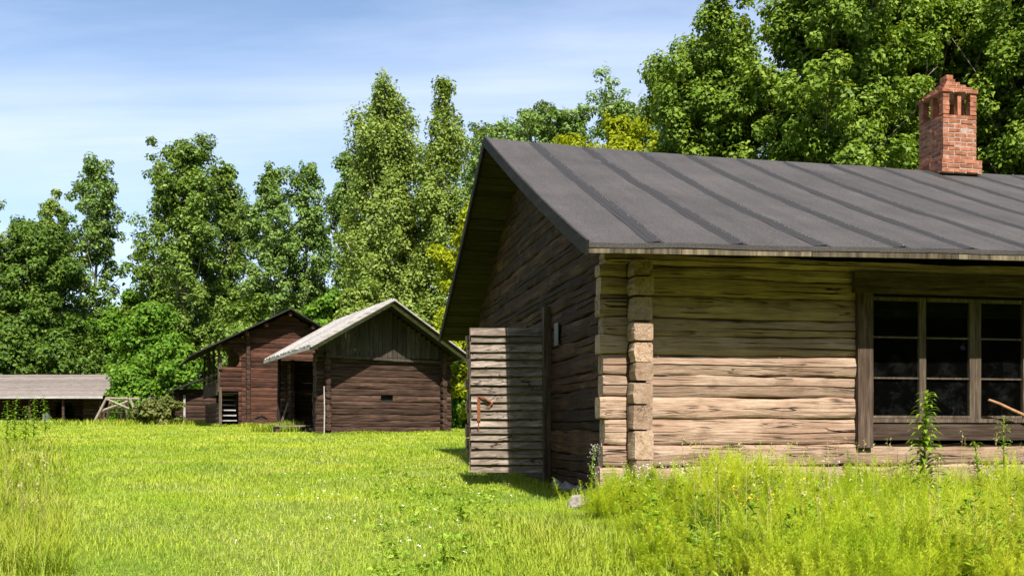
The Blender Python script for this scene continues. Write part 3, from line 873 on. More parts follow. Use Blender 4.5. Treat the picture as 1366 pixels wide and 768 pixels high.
# gallery side: log skirt, posts, rails
mb = MB()
for z0, z1 in zip(zs[:-1], zs[1:]):
    if z1 > SZ1 - .25: break
    log(mb, (0,DP), (0,.25), z0, z1, .15, (-1,0), None, seg=.4)
wall(mb, (U1,DP), (U1,.1), [z for z in zs2 if z < broof(U1)-.1], .18, (-1,0), (), None, (0,0), seg=.5)
wall(mb, (U2,0), (U2,DP), [z for z in zs2 if z < broof(U2)-.1], .18, (1,0), (), None, (0,0), seg=.5)
mb.build('side_wall', M['red_y'], gb)
mb = MB(); wall(mb, (U2,DP), (U1,DP), zs, .18, (0,1), (), clb, (0,0), seg=.6); mb.build('rear_wall', M['red_x'], gb)
mb = MB()
mb.box((.6, DP/2, SZ1-.02), (1.2, DP-.2, .08)); mb.build('gallery_floor', M['dark_wood'], gb)
for v in (.06, DP*.33, DP*.66, DP):
    mb = MB(); mb.beam((-.03, v, SZ1+.02), (-.03, v, broof(0)-.12), .11, .11); mb.build('gallery_post', M['frame_v'], gb)
for z in (SZ1+.95, SZ1+.62):
    mb = MB(); mb.beam((-.03,.12,z), (-.03,DP,z), .05, .1); mb.build('rail', M['frame_h'], gb)
mb = MB()
v = .1
while v < DP:
    mb.box((-.075, v+.1, SZ1+.19), (.03,.195,.62), jit=.006); v += .21
mb.build('gallery_apron', M['brn_y'], gb)
mb = MB(); mb.beam((.03,-.04,GZ-.1), (.03,-.04,SZ1+.25), .13, .1); mb.build('gallery_corner_post', M['sash'], gb); mb = MB(); mb.beam((.02,-.05,OZ0-.05), (.02,-.05,OZ1-.25), .15,.1)
mb.build('gallery_corner_post', M['sash'], gb)
for i in range(7):
    mb = MB(); mb.box((.48, .12+i*.24, GZ+.16+i*.265), (.78,.27,.06), jit=.008); mb.build('stair_tread', M['silver'], gb)
mb = MB()
mb.box((.5, 2.2, 1.6), (.9,.05,3.2)); mb.build('stair_back', M['dark_wood'], gb)
mb = MB(); mb.box((2.0, -.08, GZ+.42), (.75,.07,.34)); mb.tube([(1.7,-.12,GZ+.55),(2.0,-.14,GZ+.72),(2.3,-.12,GZ+.55)], [.05,.06,.05], 7)
mb.build('cellar_hatch', M['brn_x'], gb)
for (uE, zE) in ((EL,ELZ),(ER,ERZ)):
    plank_roof('roof', gb, M['black_roof'], UPk, PK, uE, zE, -OB, DP+.6, .3, .06)
mb = MB()
for (u, z) in ((UPk, PK-.25), (2.2, broof(2.2)-.22), (4.55, broof(4.55)-.22), (U1, broof(U1)-.2), (-.05, broof(-.05)-.2), (U2, broof(U2)-.2)):
    mb = MB(); mb.tube([(u,-.62,z),(u,.3,z)], [.10,.11], 9); mb.build('purlin_end', M['red_y'], gb)

# low lean-to shed beyond it
lx, ly = px(270,61), 61.0
ls_ = empty('lean_to_shed', (lx, ly, gzf(lx,ly)), R(22), 'low dark lean-to shed left of the gallery barn, beside the bush', 'shed')
mb = MB(); zz = courses(-.1, 2.1, .25)
wall(mb, (-1.5,0), (1.2,0), zz, .16, (0,-1), (), None, (.1,.1), seg=.4); mb.build('front_wall', M['brn_x'], ls_)
mb = MB(); wall(mb, (-1.5,3), (-1.5,0), zz, .16, (-1,0), (), None, (.1,.1), seg=.4); wall(mb, (1.2,0), (1.2,3), courses(-.1,2.9,.25), .16, (1,0), (), None, (.1,.1), seg=.4); mb.build('side_wall', M['brn_y'], ls_)
mb = MB(); mb.beam((1.5,1.4,3.32),(-1.95,1.4,1.95), 4.2,.09); mb.build('roof', M['black_roof'], ls_)
mb = MB(); mb.beam((-1.05,-.1,0),(-1.05,-.1,1.75),.12,.08); mb.build('door_post', M['silver'], ls_)

# ================================================================== FAR LEFT SHED
fx, fy = px(140,70.5), 70.5
fs_ = empty('open_shed', (fx, fy, gzf(fx,fy)), R(-2), 'long low open-fronted shed with grey shingle roof at the left edge of the meadow', 'shed')
b0 = fs_.location.z; ez = (HY-529)/F*70.5-b0; rz_ = (HY-500)/F*73.6-b0; Ls = 15.0
mb = MB(); N = 40
for i in range(14):
    f0 = i/14; f1 = (i+1.25)/14
    y0, y1 = -.6+3.3*f0, min(-.6+3.3*f1, 2.72); z0, z1 = ez+(rz_-ez)*f0, ez+(rz_-ez)*min(f1,1.0)
    mb.beam((-Ls, (y0+y1)/2, (z0+z1)/2+.01), (.12, (y0+y1)/2, (z0+z1)/2+.01), (Vector((0,y1-y0,z1-z0))).length, .035, up=tuple(Vector((0,-(z1-z0),y1-y0)).normalized()), n=20, jit=.006)
mb.beam((-Ls, 4.3, (rz_+ez)/2), (.12, 4.3, (rz_+ez)/2), 3.7,.05, up=tuple(Vector((0,(rz_-ez),3.3)).normalized()))
mb.build('roof', M['shed_roof'], fs_)
mb = MB(); mb.beam((-Ls,-.63,ez-.05),(.12,-.63,ez-.05),.04,.16,n=8,jit=.006); mb.build('eave_board', M['silver'], fs_)
for x in (-.25,-2.9,-5.3,-8,-11,-14):
    mb = MB(); mb.tube([(x,-.15,0),(x,-.15,ez)], [.09,.085], 8); mb.build('post', M['brn_x'], fs_)
mb = MB(); wall(mb, (-Ls,3.2), (0,3.2), courses(0,ez+.2,.25), .16, (0,-1), [(9.9,11.3,-.1,1.6)], None, (0,0), seg=.6); 
wall(mb, (-2.2,1.4), (0,1.4), courses(0,ez+.3,.25), .16, (0,-1), (), None, (0,0), seg=.6); mb.build('rear_wall', M['brn_x'], fs_)
mb = MB(); wall(mb, (0,0), (0,5.6), courses(0,ez+.3,.25), .16, (1,0), (), None, (0,0), seg=.6); mb.build('side_wall', M['brn_y'], fs_)
mb = MB(); mb.beam((-Ls,-.4,.05),(-3.4,-.4,.05),.3,.16,n=6,jit=.01); mb.build('threshold_beam', M['silver'], fs_)
mb = MB(); mb.tube([(0,0,0),(0,0,.02),(0,0,.62),(0,0,.66),(0,0,.64)], [.22,.25,.27,.28,.02], 14)
o = mb.build('milk_can', M['tin']); o.location = (px(62,71), 71.0, gzf(px(62,71),71)); o['label'] = 'small grey can standing in the mouth of the long open shed'; o['category'] = 'can'

# pole trestle and table
tx, ty = px(153,60), 60.0
tr = empty('pole_frame', (tx, ty, gzf(tx,ty)), R(6), 'bleached pole frame with splayed legs on the grass before the long open shed', 'trestle')
s_ = 60/F
def T(u, y, d=0): return ((u-153)*s_, d, (567-y)*s_)
mb = MB()
for leg in ((T(125,568),T(143,531)), (T(136,568,.9),T(146,531,.4)), (T(172,531),T(186,568,.0)), (T(165,531,.4),T(164,567,1.0))):
    mb = MB(); mb.tube([leg[0], leg[1]], [.085,.07], 8); mb.build('leg', M['old_pole'], tr)
for r_ in ((T(141,532,.1),T(184,533,.2)), (T(142,533),T(171,546,.05)), (T(146,545,.3),T(170,545,.3)), (T(133,550,.1),T(170,536,.05))):
    mb = MB(); mb.tube([r_[0], r_[1]], [.07,.06], 8); mb.build('rail', M['old_pole'], tr)
wb = empty('work_bench', (px(151,62), 62.0, gzf(px(151,62),62)), R(5), 'small grey plank table standing among the poles of the trestle', 'table')
mb = MB(); mb.box((0,0,.72), (1.3,.6,.06)); mb.build('tabletop', M['frame_h'], wb)
for (sx_,sy_) in ((-1,-1),(1,-1),(-1,1),(1,1)):
    mb = MB(); mb.beam((sx_*.55,sy_*.23,0),(sx_*.52,sy_*.22,.69),.07,.07); mb.build('leg', M['frame_v'], wb)

# ================================================================== GROUND
gx = np.concatenate([np.linspace(-420,-45,14), np.linspace(-40,40,161), np.linspace(45,420,14)])
gy = np.concatenate([np.linspace(-60,0,12), np.linspace(.5,70,180), np.linspace(75,900,30)])
GX, GY = np.meshgrid(gx, gy, indexing='ij'); V = np.stack([GX, GY, gz(GX,GY)-.012], -1).reshape(-1,3)
ny = len(gy); I, J = np.meshgrid(np.arange(len(gx)-1), np.arange(ny-1), indexing='ij'); a = (I*ny+J).ravel()
me = np_mesh('ground', V, np.stack([a, a+ny, a+ny+1, a+1], 1), smooth=True)
tag(link('ground', me, M['ground']), kind='structure')

# ------------------------------------------------------------------ grass
def in_building(x, y):
    def loc(x, y, ox, oy, an): 
        dx, dy = x-ox, y-oy; return dx*math.cos(an)+dy*math.sin(an), -dx*math.sin(an)+dy*math.cos(an)
    u, v = loc(x, y, W[0], W[1], A1); m = (u > -.02) & (u < LEN) & (v > -.02) & (v < BACK+.1)
    u, v = loc(x, y, bx0, by0, AM); m |= (u > -.02) & (u < MW) & (v > 0) & (v < MD)
    u, v = loc(x, y, px(293,50), 50.0, AB); m |= (u > 0) & (u < U2) & (v > 0) & (v < DP)
    return m
def blades(P, hgt, wid, lean, r, curl=1.0):
    n = len(P); az = r.random(n)*2*np.pi; d = np.stack([np.cos(az), np.sin(az), 0*az], 1); s = np.stack([-np.sin(az), np.cos(az), 0*az], 1)
    ln = (lean*(.3+r.random(n)))[:,None]*hgt[:,None]; up = np.array([0,0,1.0])
    h = hgt[:,None]; w = wid[:,None]*.5
    m = P + up*h*.55 + d*ln*.35; t = P + up*h*(1-.25*lean*r.random(n))[:,None] + d*ln*curl
    V = np.stack([P-s*w, P+s*w, m+s*w*.8, m-s*w*.8, t], 1).reshape(-1,3)
    b = 5*np.arange(n)
    return V, np.stack([b,b+1,b+2,b+3],1), np.stack([b+3,b+2,b+4],1)
def scatter(n, y0, y1, half, r, power=1.0):
    """n points, density ~ 1/y^power over the view wedge (with a margin)"""
    u = r.random(n)
    y = y0*(y1/y0)**u if power == 2 else y0 + (y1-y0)*u
    x = (r.random(n)*2-1)*half*y
    return x, y
def patch(x, y, s, seed):
    return .5+.5*np.sin(x*s+1.3*np.sin(y*s*.7+seed))*np.sin(y*s*.9+seed*2+1.1*np.sin(x*s*.8))
r = np.random.default_rng(11)
x, y = scatter(820000, 4.6, 58, .64, r)
k = ~in_building(x, y) & ~((x > 1.0+.02*y) & (y > 6.2) & (y < 11) & (r.random(len(x)) < .6)); x, y = x[k], y[k]
ph = patch(x, y, .8, 1); ph2 = patch(x, y, 2.7, 5)
h = (.022 + .03*r.random(len(x)) + .045*ph*ph2)*np.interp(y, [5,20,60], [1.05,1.1,1.1])
h *= np.where(r.random(len(x)) < .04, 1.8, 1)
wd = (.0026 + .0026*r.random(len(x)))*np.maximum(1, y/8.5)
P = np.stack([x, y, gz(x,y)-.01], 1)
Vg, Q, Tt = blades(P, h, wd, .7 + .7*r.random(len(x)), r)
tag(link('grass', np_mesh('grass', Vg, Q, Tt), M['grass']), 'short bright yellow-green meadow grass covering the open ground', 'grass', kind='stuff')
# low clover and herb leaves woven through the near lawn
x, y = scatter(130000, 4.6, 24, .62, r); k = ~in_building(x,y) & (patch(x,y,1.4,4)+.5*r.random(len(x)) > .55); x, y = x[k], y[k]
n = 150; yr_ = 6+12*r.random(n); xr_ = px(560+170*r.random(n)-60, yr_); k = ~in_building(xr_, yr_); xr_, yr_ = xr_[k], yr_[k]
xr_ = np.repeat(xr_, 14); yr_ = np.repeat(yr_, 14); xq = np.concatenate([x, xr_ + r.normal(size=len(xr_))*.04]); yq = np.concatenate([y, yr_ + r.normal(size=len(xr_))*.04])
x, y = xq, yq
lm_ = leaf_mesh('lawn_herbs', np.stack([x, y, gz(x,y)+.012+.03*r.random(len(x))],1), np.where(np.arange(len(x)) < len(x)-len(xr_), .011, .034)[:,None], 1.0, 1.25, r)
tag(link('lawn_herbs', lm_, M['herb']), 'small clover and herb leaves woven through the short grass', 'herbs', kind='stuff')
# longer grass: left margin, along walls, under the trees, plus clumps
r = np.random.default_rng(12)
def strip(n, fx_, yr, hh, spread):
    yy = yr[0] + (yr[1]-yr[0])*r.random(n); xx = fx_(yy) + r.normal(size=n)*spread; return xx, yy, np.full(n, hh)
pts = []
n = 30000; yy = 6.5*(26/6.5)**r.random(n); xx = -(.44+.22*r.random(n)**1.3)*yy; pts.append((xx, yy, .16+.22*np.clip((-xx/yy-.44)/.12,0,1)))
n = 9000; yy = 5.0 + 4.5*r.random(n); xx = .25 + r.normal(size=n)*.45 + .06*(yy-5); pts.append((xx, yy, np.full(n,.10)))
# along storehouse and barns
def along(ox, oy, an, L_, hh, n, dv=-.2, sp=.15):
    u = -.4 + (L_+.8)*r.random(n); v = dv + r.normal(size=n)*sp
    return (ox + u*math.cos(an) - v*math.sin(an), oy + u*math.sin(an) + v*math.cos(an), np.full(n, hh))
pts.append(along(bx0, by0, AM, MW, .13, 2200)); pts.append(along(px(293,50), 50, AB, 5, .20, 3000, -.4, .3))
pts.append(along(px(385,37), 35.5, R(70), 3, .36, 2600, .2, .45))
pts.append(along(-30, 57, 0, 26, .32, 7000, 0, 1.5)); pts.append(along(W[0], W[1], A1+R(90), 9.5, .13, 3500, .12, .12))
xx = np.concatenate([p[0] for p in pts]); yy = np.concatenate([p[1] for p in pts]); hh = np.concatenate([p[2] for p in pts])
k = ~in_building(xx, yy); xx, yy, hh = xx[k], yy[k], hh[k]
hh = hh*(.5+.8*r.random(len(hh)))*(.6+.6*patch(xx,yy,1.9,3))
Vg, Q, Tt = blades(np.stack([xx,yy,gz(xx,yy)-.01],1), hh, (.005+.003*r.random(len(hh)))*np.maximum(1,yy/9), .5+.5*r.random(len(hh)), r)
tag(link('tall_grass', np_mesh('tall_grass', Vg, Q, Tt), M['tall']), 'longer uncut grass along the left margin and the wall feet', 'grass', kind='stuff')
# thin seed stalks
n = 330; yy = 6.2 + 4.6*r.random(n); xx = np.where(r.random(n) < .75, 1.3 + (yy*.62-1.3)*r.random(n), -(.45+.15*r.random(n))*yy)
k = ~in_building(xx, yy); xx, yy = xx[k], yy[k]; n = len(xx)
hh = .40+.42*r.random(n); az = r.random(n)*6.28; ln = .1*hh
base = np.stack([xx,yy,gz(xx,yy)],1); tip = base + np.stack([np.cos(az)*ln, np.sin(az)*ln, hh],1)
side = np.stack([-np.sin(az), np.cos(az), 0*az],1)*.0013
Vs = np.stack([base-side, base+side, tip+side*.6, tip-side*.6],1).reshape(-1,3)
# seed heads: little quads up the tip
m = 9; fr = r.random((n,m)); Pq = (tip[:,None,:]*(1) - (tip-base)[:,None,:]*.2*fr[...,None] + r.normal(size=(n,m,3))*.008).reshape(-1,3)
lm = leaf_mesh('seed', Pq, .011, 0.1, 2.0, r); Vl = np.empty(len(lm.vertices)*3, np.float32); lm.vertices.foreach_get('co', Vl); Vl = Vl.reshape(-1,3)
V2 = np.concatenate([Vs, Vl]); Qs = np.arange(len(V2)).reshape(-1,4)
tag(link('seeding_grass', np_mesh('seeding_grass', V2, Qs), M['seed']), 'thin pale seeding grass stalks standing among the weeds', 'grass', kind='stuff')
bpy.data.meshes.remove(lm)
# feathery weeds in front of the cabin
r = np.random.default_rng(13)
def feathery(n, fpos, hfun):
    Vs = []
    xx, yy = fpos(n); k = ~in_building(xx,yy); xx, yy = xx[k], yy[k]; n = len(xx)
    H_ = hfun(xx, yy)*(.65+.55*r.random(n)); az0 = r.random(n)*6.28; lean = .08+.5*r.random(n)**1.6
    base = np.stack([xx,yy,gz(xx,yy)],1); tip = base + np.stack([np.cos(az0)*lean*H_, np.sin(az0)*lean*H_, H_],1)
    wh = 15; nd = 9
    f = (.22+.80*(np.arange(wh)+.5)/wh)[None,:,None]
    f = f + r.normal(size=(n,wh,nd))*.012
    A = base[:,None,None,:] + (tip-base)[:,None,None,:]*f[...,None]
    az = r.random((n,wh,nd))*6.28; L_ = (H_[:,None,None]*.26)*(1.12-f)*(.6+.8*r.random((n,wh,nd)))+.012; el = .05+.75*r.random((n,wh,nd))
    D = np.stack([np.cos(az)*np.cos(el), np.sin(az)*np.cos(el), np.sin(el)],-1)
    S = np.stack([-np.sin(az), np.cos(az), 0*az],-1)*.0017
    tipn = A + D*L_[...,None]
    Vt = np.stack([A-S, A+S, tipn+S*.35, tipn-S*.35],-2).reshape(-1,3)
    st = np.stack([base-np.array([.002,0,0]), base+np.array([.002,0,0]), tip+np.array([.001,0,0]), tip-np.array([.001,0,0])],1).reshape(-1,3)
    return np.concatenate([Vt, st])
def fpos(n):
    y = 5.3 + 5.45*r.random(n); x = .78 + .05*(10.5-y) + (y*.68-.6)*r.random(n)**1.15
    x = x - .25*(r.random(n) < .12) + .22*np.sin(y*2.6)*np.clip(1.6-x,0,1); k = (patch(x, y, 2.3, 2) + .35*r.random(n) > .46); return x[k], y[k]
Vf = feathery(6000, fpos, lambda x, y: .21 + .36*patch(x,y,1.3,4)*patch(x,y,2.7,8) + .11*np.exp(-((x-2.2)/.8)**2) + .04 + .05*np.clip(x-1.2,0,1) - .20*np.clip(1.6-x,0,.7) - .10*np.clip(7.2-y,0,1.5))
tag(link('feathery_weeds', np_mesh('feathery_weeds', Vf, np.arange(len(Vf)).reshape(-1,4)), M['weed']), 'bright feathery weeds massed along the foot of the cabin wall', 'weeds', kind='stuff')
# leafy undergrowth between them
def fpos2(n):
    y = 6.6 + 4.0*r.random(n); x = .55 + .06*(10.5-y) + (y*.68-.5)*r.random(n); x = x + .35; return x, y
x, y = fpos2(700); k = ~in_building(x,y); x, y = x[k], y[k]; hb_ = .10+.30*patch(x,y,2.0,9)*r.random(len(x)); hb_ *= np.clip((x-.3)/1.2,.35,1)
P = np.repeat(np.stack([x,y,gz(x,y)],1), 26, 0); hr = np.repeat(hb_,26); t = r.random(len(P))
P = P + np.stack([r.normal(size=len(P))*.035, r.normal(size=len(P))*.035, hr*t+.01],1)
tag(link('leafy_undergrowth', leaf_mesh('leafy_undergrowth', P, .018, .6, 2.2, r), M['weedleaf']), 'small leafy plants filling the gaps between the feathery weeds', 'weeds', kind='stuff')
# flowers as loose speckles
def flowers(name, P, s, mat, label):
    tag(link(name, leaf_mesh(name, P, s, 1.0, 1.0, r), mat), label, 'wildflowers', kind='stuff')
n = 210; y = 7+16*r.random(n)**1.5; x = -.14*y + r.normal(size=n)*.09*y; cc = patch(x,y,1.6,6) > .5; x, y = x[cc], y[cc]
P = np.repeat(np.stack([x,y,gz(x,y)+.085],1), 5, 0) + r.normal(size=(5*len(x),3))*.008
flowers('clover_blossom', P, .013, M['white_fl'], 'tiny white clover heads scattered over the short grass')
c = np.array([[px(u,Yf), Yf] for u, Yf in ((985,8.3),(1050,7.6),(1240,7.0),(1310,8.6),(1075,8.8),(1000,7.4),(1350,7.4),(930,9.2),(1180,9.4))])
P = []
for (cx_, cy_) in c:
    for q in range(5):
        p = np.array([cx_+r.normal()*.05, cy_+r.normal()*.05, 0]); p[2] = gzf(p[0],p[1])+.22+.22*r.random()
        P += [p + r.normal(size=3)*.009 for _ in range(7)]
flowers('yellow_wildflowers', np.array(P), .016, M['yellow_fl'], 'yellow flower heads among the weeds in front of the cabin')
P = []
for (u, yy_, Yf) in ((1080,636,10.2),(1112,630,10.2),(1013,640,10.2),(1070,645,9.8),(1322,636,9.6),(1358,620,9.6),(1360,636,9.8),(1115,640,9.9)):
    for q in range(3):
        bx__ = px(u,Yf)+r.normal()*.03; z0 = (HY-yy_)/F*Yf
        P += [np.array([bx__+r.normal()*.009, Yf+r.normal()*.009, z0+.10*r.random()]) for _ in range(10)]
flowers('purple_wildflowers', np.array(P), .015, M['purple_fl'], 'violet vetch spikes before the lowest cabin logs')
P = []
for q in range(60):
    u = 815+90*r.random(); Yf = 9.9+.5*r.random(); p = np.array([px(u,Yf)+.1, Yf, gzf(1,Yf)+.25+.25*r.random()]); P += [p + r.normal(size=3)*np.array([.02,.02,.01]) for _ in range(8)]
flowers('white_umbels', np.array(P), .010, M['white_fl'], 'fine white blossom at the near corner of the cabin')

# arching long grass among the weeds
n = 4200; cu = r.integers(0, 70, n); cy_ = 6.3+4.2*r.random(70); cx_ = 1.5 + (cy_*.62-1.5)*r.random(70)**.8
x = cx_[cu] + r.normal(size=n)*.07; y = cy_[cu] + r.normal(size=n)*.07; k = ~in_building(x,y); x, y = x[k], y[k]; n = len(x)
Vg, Q, Tt = blades(np.stack([x,y,gz(x,y)],1), .28+.32*r.random(n), .005+.003*r.random(n), .9+.5*r.random(n), r, 1.1)
tag(link('arching_grass', np_mesh('arching_grass', Vg, Q, Tt), M['tall']), 'long arching grass tufts between the weeds by the cabin', 'grass', kind='stuff')
# broader leaved herbs standing in the same strip
n = 130; y = 6.0+4.4*r.random(n); x = 1.0+(y*.64-.9)*r.random(n); k = ~in_building(x,y); x, y = x[k], y[k]
P = np.repeat(np.stack([x,y,gz(x,y)],1), 34, 0); H_ = np.repeat(.18+.34*r.random(len(x)),34); t = r.random(len(P))**.8; a_ = r.random(len(P))*6.28
P += np.stack([np.cos(a_)*(.02+.07*(1-t)), np.sin(a_)*(.02+.07*(1-t)), H_*t+.03],1)
tag(link('leafy_herbs', leaf_mesh('leafy_herbs', P, .021, .5, 2.4, r), M['weedleaf']), 'broad-leaved herbs standing among the feathery weeds', 'weeds', kind='stuff')
# individual tall plants
def leafy_plant(name, X, Y, H, nl, ll, lw, label, cat, mat, seed, spread=0., leanx=0., flower=None):
    rd = random.Random(seed); root = empty(name, (X, Y, gzf(X,Y)), rd.uniform(0,6), label, cat)
    mb = MB(); pts = [(leanx*f*f*H, .03*math.sin(f*3), H*f) for f in (0,.25,.5,.75,1)]
    mb.tube(pts, [.010,.009,.008,.006,.003], 6); mb.build('stem', M['weedleaf'], root)
    lf = MB()
    for i in range(nl):
        f = .12 + .88*i/nl; az = i*2.4 + rd.uniform(-.4,.4); s = (1.15-f*.75)*rd.uniform(.75,1.15)
        p = Vector((leanx*f*f*H, .03*math.sin(f*3), H*f)); d = Vector((math.cos(az), math.sin(az), 0)); sd = Vector((-d.y, d.x, 0))
        q = [p, p + d*ll*s*.35 + Vector((0,0,ll*s*.22)), p + d*ll*s*.72 + Vector((0,0,ll*s*.20)), p + d*ll*s + Vector((0,0,-ll*s*.02))]
        w = [lw*.12, lw*.5*s, lw*.4*s, .001]; vs = []
        for a_, ww in zip(q, w): vs += [a_ - sd*ww, a_ - Vector((0,0,ww*.25)), a_ + sd*ww]
        fs = []
        for j in range(3):
            for e in range(2): fs.append((j*3+e, j*3+e+1, j*3+3+e+1, j*3+3+e))
        lf.add(vs, fs)
    lf.build('foliage', mat, root)
    if flower:
        P = np.array([[leanx*H*q_+rd.gauss(0,.03), rd.gauss(0,.03), H*(.45+.57*q_)] for q_ in (rd.random()**.7 for _ in range(260))])
        link('blossom', leaf_mesh('blossom', P, .0075, .5, 1.0), flower, root)
    return root
leafy_plant('tall_weed', px(1238,10.1), 10.1, 1.20, 120, .27, .066, 'tallest leafy green weed standing straight before the cabin window', 'plant', M['weedleaf'], 3)
leafy_plant('tall_weed', px(1345,9.6), 9.6, .95, 46, .17, .045, 'slender leafy weed under the right part of the cabin window', 'plant', M['weedleaf'], 4, leanx=.12, flower=M['seed'])
leafy_plant('tall_weed', px(1130,9.9), 9.9, .62, 40, .14, .04, 'short leafy weed below the left casing of the window', 'plant', M['weedleaf'], 5)
leafy_plant('tall_weed', px(1300,9.9), 9.9, .70, 60, .18, .05, 'bushy medium weed below the wide window post', 'plant', M['weedleaf'], 6)
leafy_plant('corner_weed', px(792,10.2), 10.2, .66, 34, .055, .028, 'thin pale flowering weed beside the gable corner and the stone', 'plant', M['weedleaf'], 7, leanx=-.06, flower=M['white_fl'])
for i, (u, Y_, H_, lab) in enumerate(((8,24,1.15,'broad weed at the very left edge before the long open shed'), (20,25,1.25,'tall weed second from the left edge before the open shed'),
        (33,26,1.0,'lower leafy weed in the middle of the row before the open shed'), (44,27,1.2,'upright weed right of the row before the open shed'), (60,30,1.2,'lone weed at the right end of the row before the open shed'))):
    leafy_plant('meadow_weed', px(u,Y_), Y_, H_, 46, .24, .09, lab, 'plant', M['weedleaf'], 20+i, leanx=.05)
mb = MB(); rock(mb, (0,0,.04), (.125,.10,.085), 5, 3)
o = mb.build('field_stone', M['stone']); o.location = (px(771,10.5), 10.5, gzf(px(771,10.5),10.5)); tag(o, 'pale grey field stone in the grass at the cabin corner', 'stone')
mb = MB(); mb.tube([(0,0,0),(.14,.0,-.045),(.3,.01,-.11),(.62,0,-.24)], [.014,.017,.018,.02], 7)
o = mb.build('bare_stick', M['stick']); o.location = (px(1319,11.72), 11.72, (HY-533)/F*11.72); o.rotation_euler = (0,0,A1); tag(o, 'bare brown stick leaning across the lower pane of the cabin window', 'stick')
leafy_plant('broad_weed', px(618,9.2), 9.2, .16, 14, .14, .06, 'low broad-leaved weed in the lawn left of the open door', 'plant', M['weedleaf'], 41)
leafy_plant('broad_weed', px(590,7.2), 7.2, .14, 12, .13, .05, 'flat broad-leaved weed in the nearest lawn at the bottom centre', 'plant', M['weedleaf'], 42)

# ================================================================== TREES
G = 'trees at the edge of the meadow'
def T_(u, Y, ytop): return px(u,Y), Y, (HY-ytop)/F*Y - gzf(px(u,Y),Y)
def tree(name, u, Y, ytop, wpx, kind, leaf, bark, n, ls, label, seed, **kw):
    X, Y, H = T_(u, Y, ytop); make_tree(name, X, Y, H, wpx/2/F*Y, kind, L[leaf], B_[bark], n, ls, label, seed, group=G, **kw)
# left group
tree('aspen_tree', -22, 92, 262, 90, 'column', 'birch', 'grey', 14000, .22, 'tree cut by the left edge of the photo with only its right side showing', 101, asc=50, nb=26, sig=.7)
tree('deciduous_tree', 34, 84, 282, 150, 'dome', 'dark', 'grey', 52000, .22, 'dark dense broad tree standing behind the long open shed at far left', 102, asc=34, t0=.04, sig=.85, nb=54, thin=.1)
tree('birch_tree', 66, 96, 253, 64, 'column', 'birch', 'birch', 12000, .21, 'olive birch top rising behind the dark broad tree at far left', 103, asc=52, nb=24, sig=.6, t0=.3)
tree('aspen_tree', 123, 86, 210, 88, 'column', 'aspen2', 'aspen', 17000, .20, 'slim loose aspen standing apart with sky on its right, third tall tree from left', 104, asc=66, nb=26, sig=.55, t0=.15, thin=.38)
tree('aspen_tree', 246, 84, 182, 150, 'column', 'aspen', 'aspen', 52000, .20, 'tallest dense aspen left of the gallery barn roof peak', 105, asc=58, nb=50, sig=.72, t0=.05, thin=.18)
tree('aspen_tree', 303, 88, 222, 80, 'column', 'aspen', 'aspen', 20000, .20, 'narrow aspen pressed against the right side of the tallest left aspen', 106, asc=66, nb=28, sig=.6, t0=.08)
tree('aspen_tree', 356, 80, 220, 84, 'column', 'aspen2', 'aspen', 21000, .19, 'left one of the two airy aspens above the gallery barn', 107, asc=66, nb=28, sig=.6, t0=.1, thin=.3)
tree('aspen_tree', 404, 82, 218, 84, 'column', 'aspen2', 'aspen', 22000, .19, 'right one of the two airy aspens above the gallery barn', 108, asc=66, nb=28, sig=.6, t0=.1, thin=.3)
tree('aspen_tree', 462, 84, 203, 84, 'column', 'aspen2', 'aspen', 20000, .19, 'aspen half hidden behind the left flank of the big yellow-green birch', 109, asc=64, nb=28, sig=.6, t0=.1)
tree('birch_tree', 517, 62, 110, 132, 'column', 'birch', 'birch', 90000, .145, 'big dense yellow-green birch standing behind the storehouse ridge', 110, asc=58, nb=66, sig=.55, droop=.16, t0=.05, thin=.12)
tree('birch_tree', 596, 60, 103, 74, 'column', 'birch', 'birch', 28000, .14, 'slender birch with bare white lower trunk right of the big birch', 111, asc=60, nb=38, sig=.46, droop=.16, t0=.2, thin=.35)
tree('aspen_tree', 664, 74, 150, 118, 'dome', 'aspen2', 'aspen', 27000, .18, 'aspen rising just behind the peak of the cabin roof', 112, asc=58, nb=30, sig=.62, t0=.1)
tree('aspen_tree', 744, 66, 122, 132, 'dome', 'aspen2', 'aspen', 40000, .17, 'rounded aspen above the left part of the cabin ridge', 113, asc=56, nb=34, sig=.55, t0=.2)
tree('aspen_tree', 844, 62, 114, 128, 'dome', 'aspen2', 'aspen', 36000, .16, 'feathery aspen between the rounded aspen and the tall poplars', 114, asc=62, nb=30, sig=.5, t0=.2, thin=.3)
tree('maple_tree', 828, 46, 152, 130, 'dome', 'yellow', 'grey', 36000, .125, 'bright yellow-green young tree just above the cabin ridge', 115, asc=44, nb=34, sig=.42, t0=.1)
tree('maple_tree', 634, 44, 266, 96, 'dome', 'yellow', 'grey', 30000, .125, 'bright yellow-green tree against the left edge of the cabin roof', 116, asc=46, nb=36, sig=.42, t0=.02)
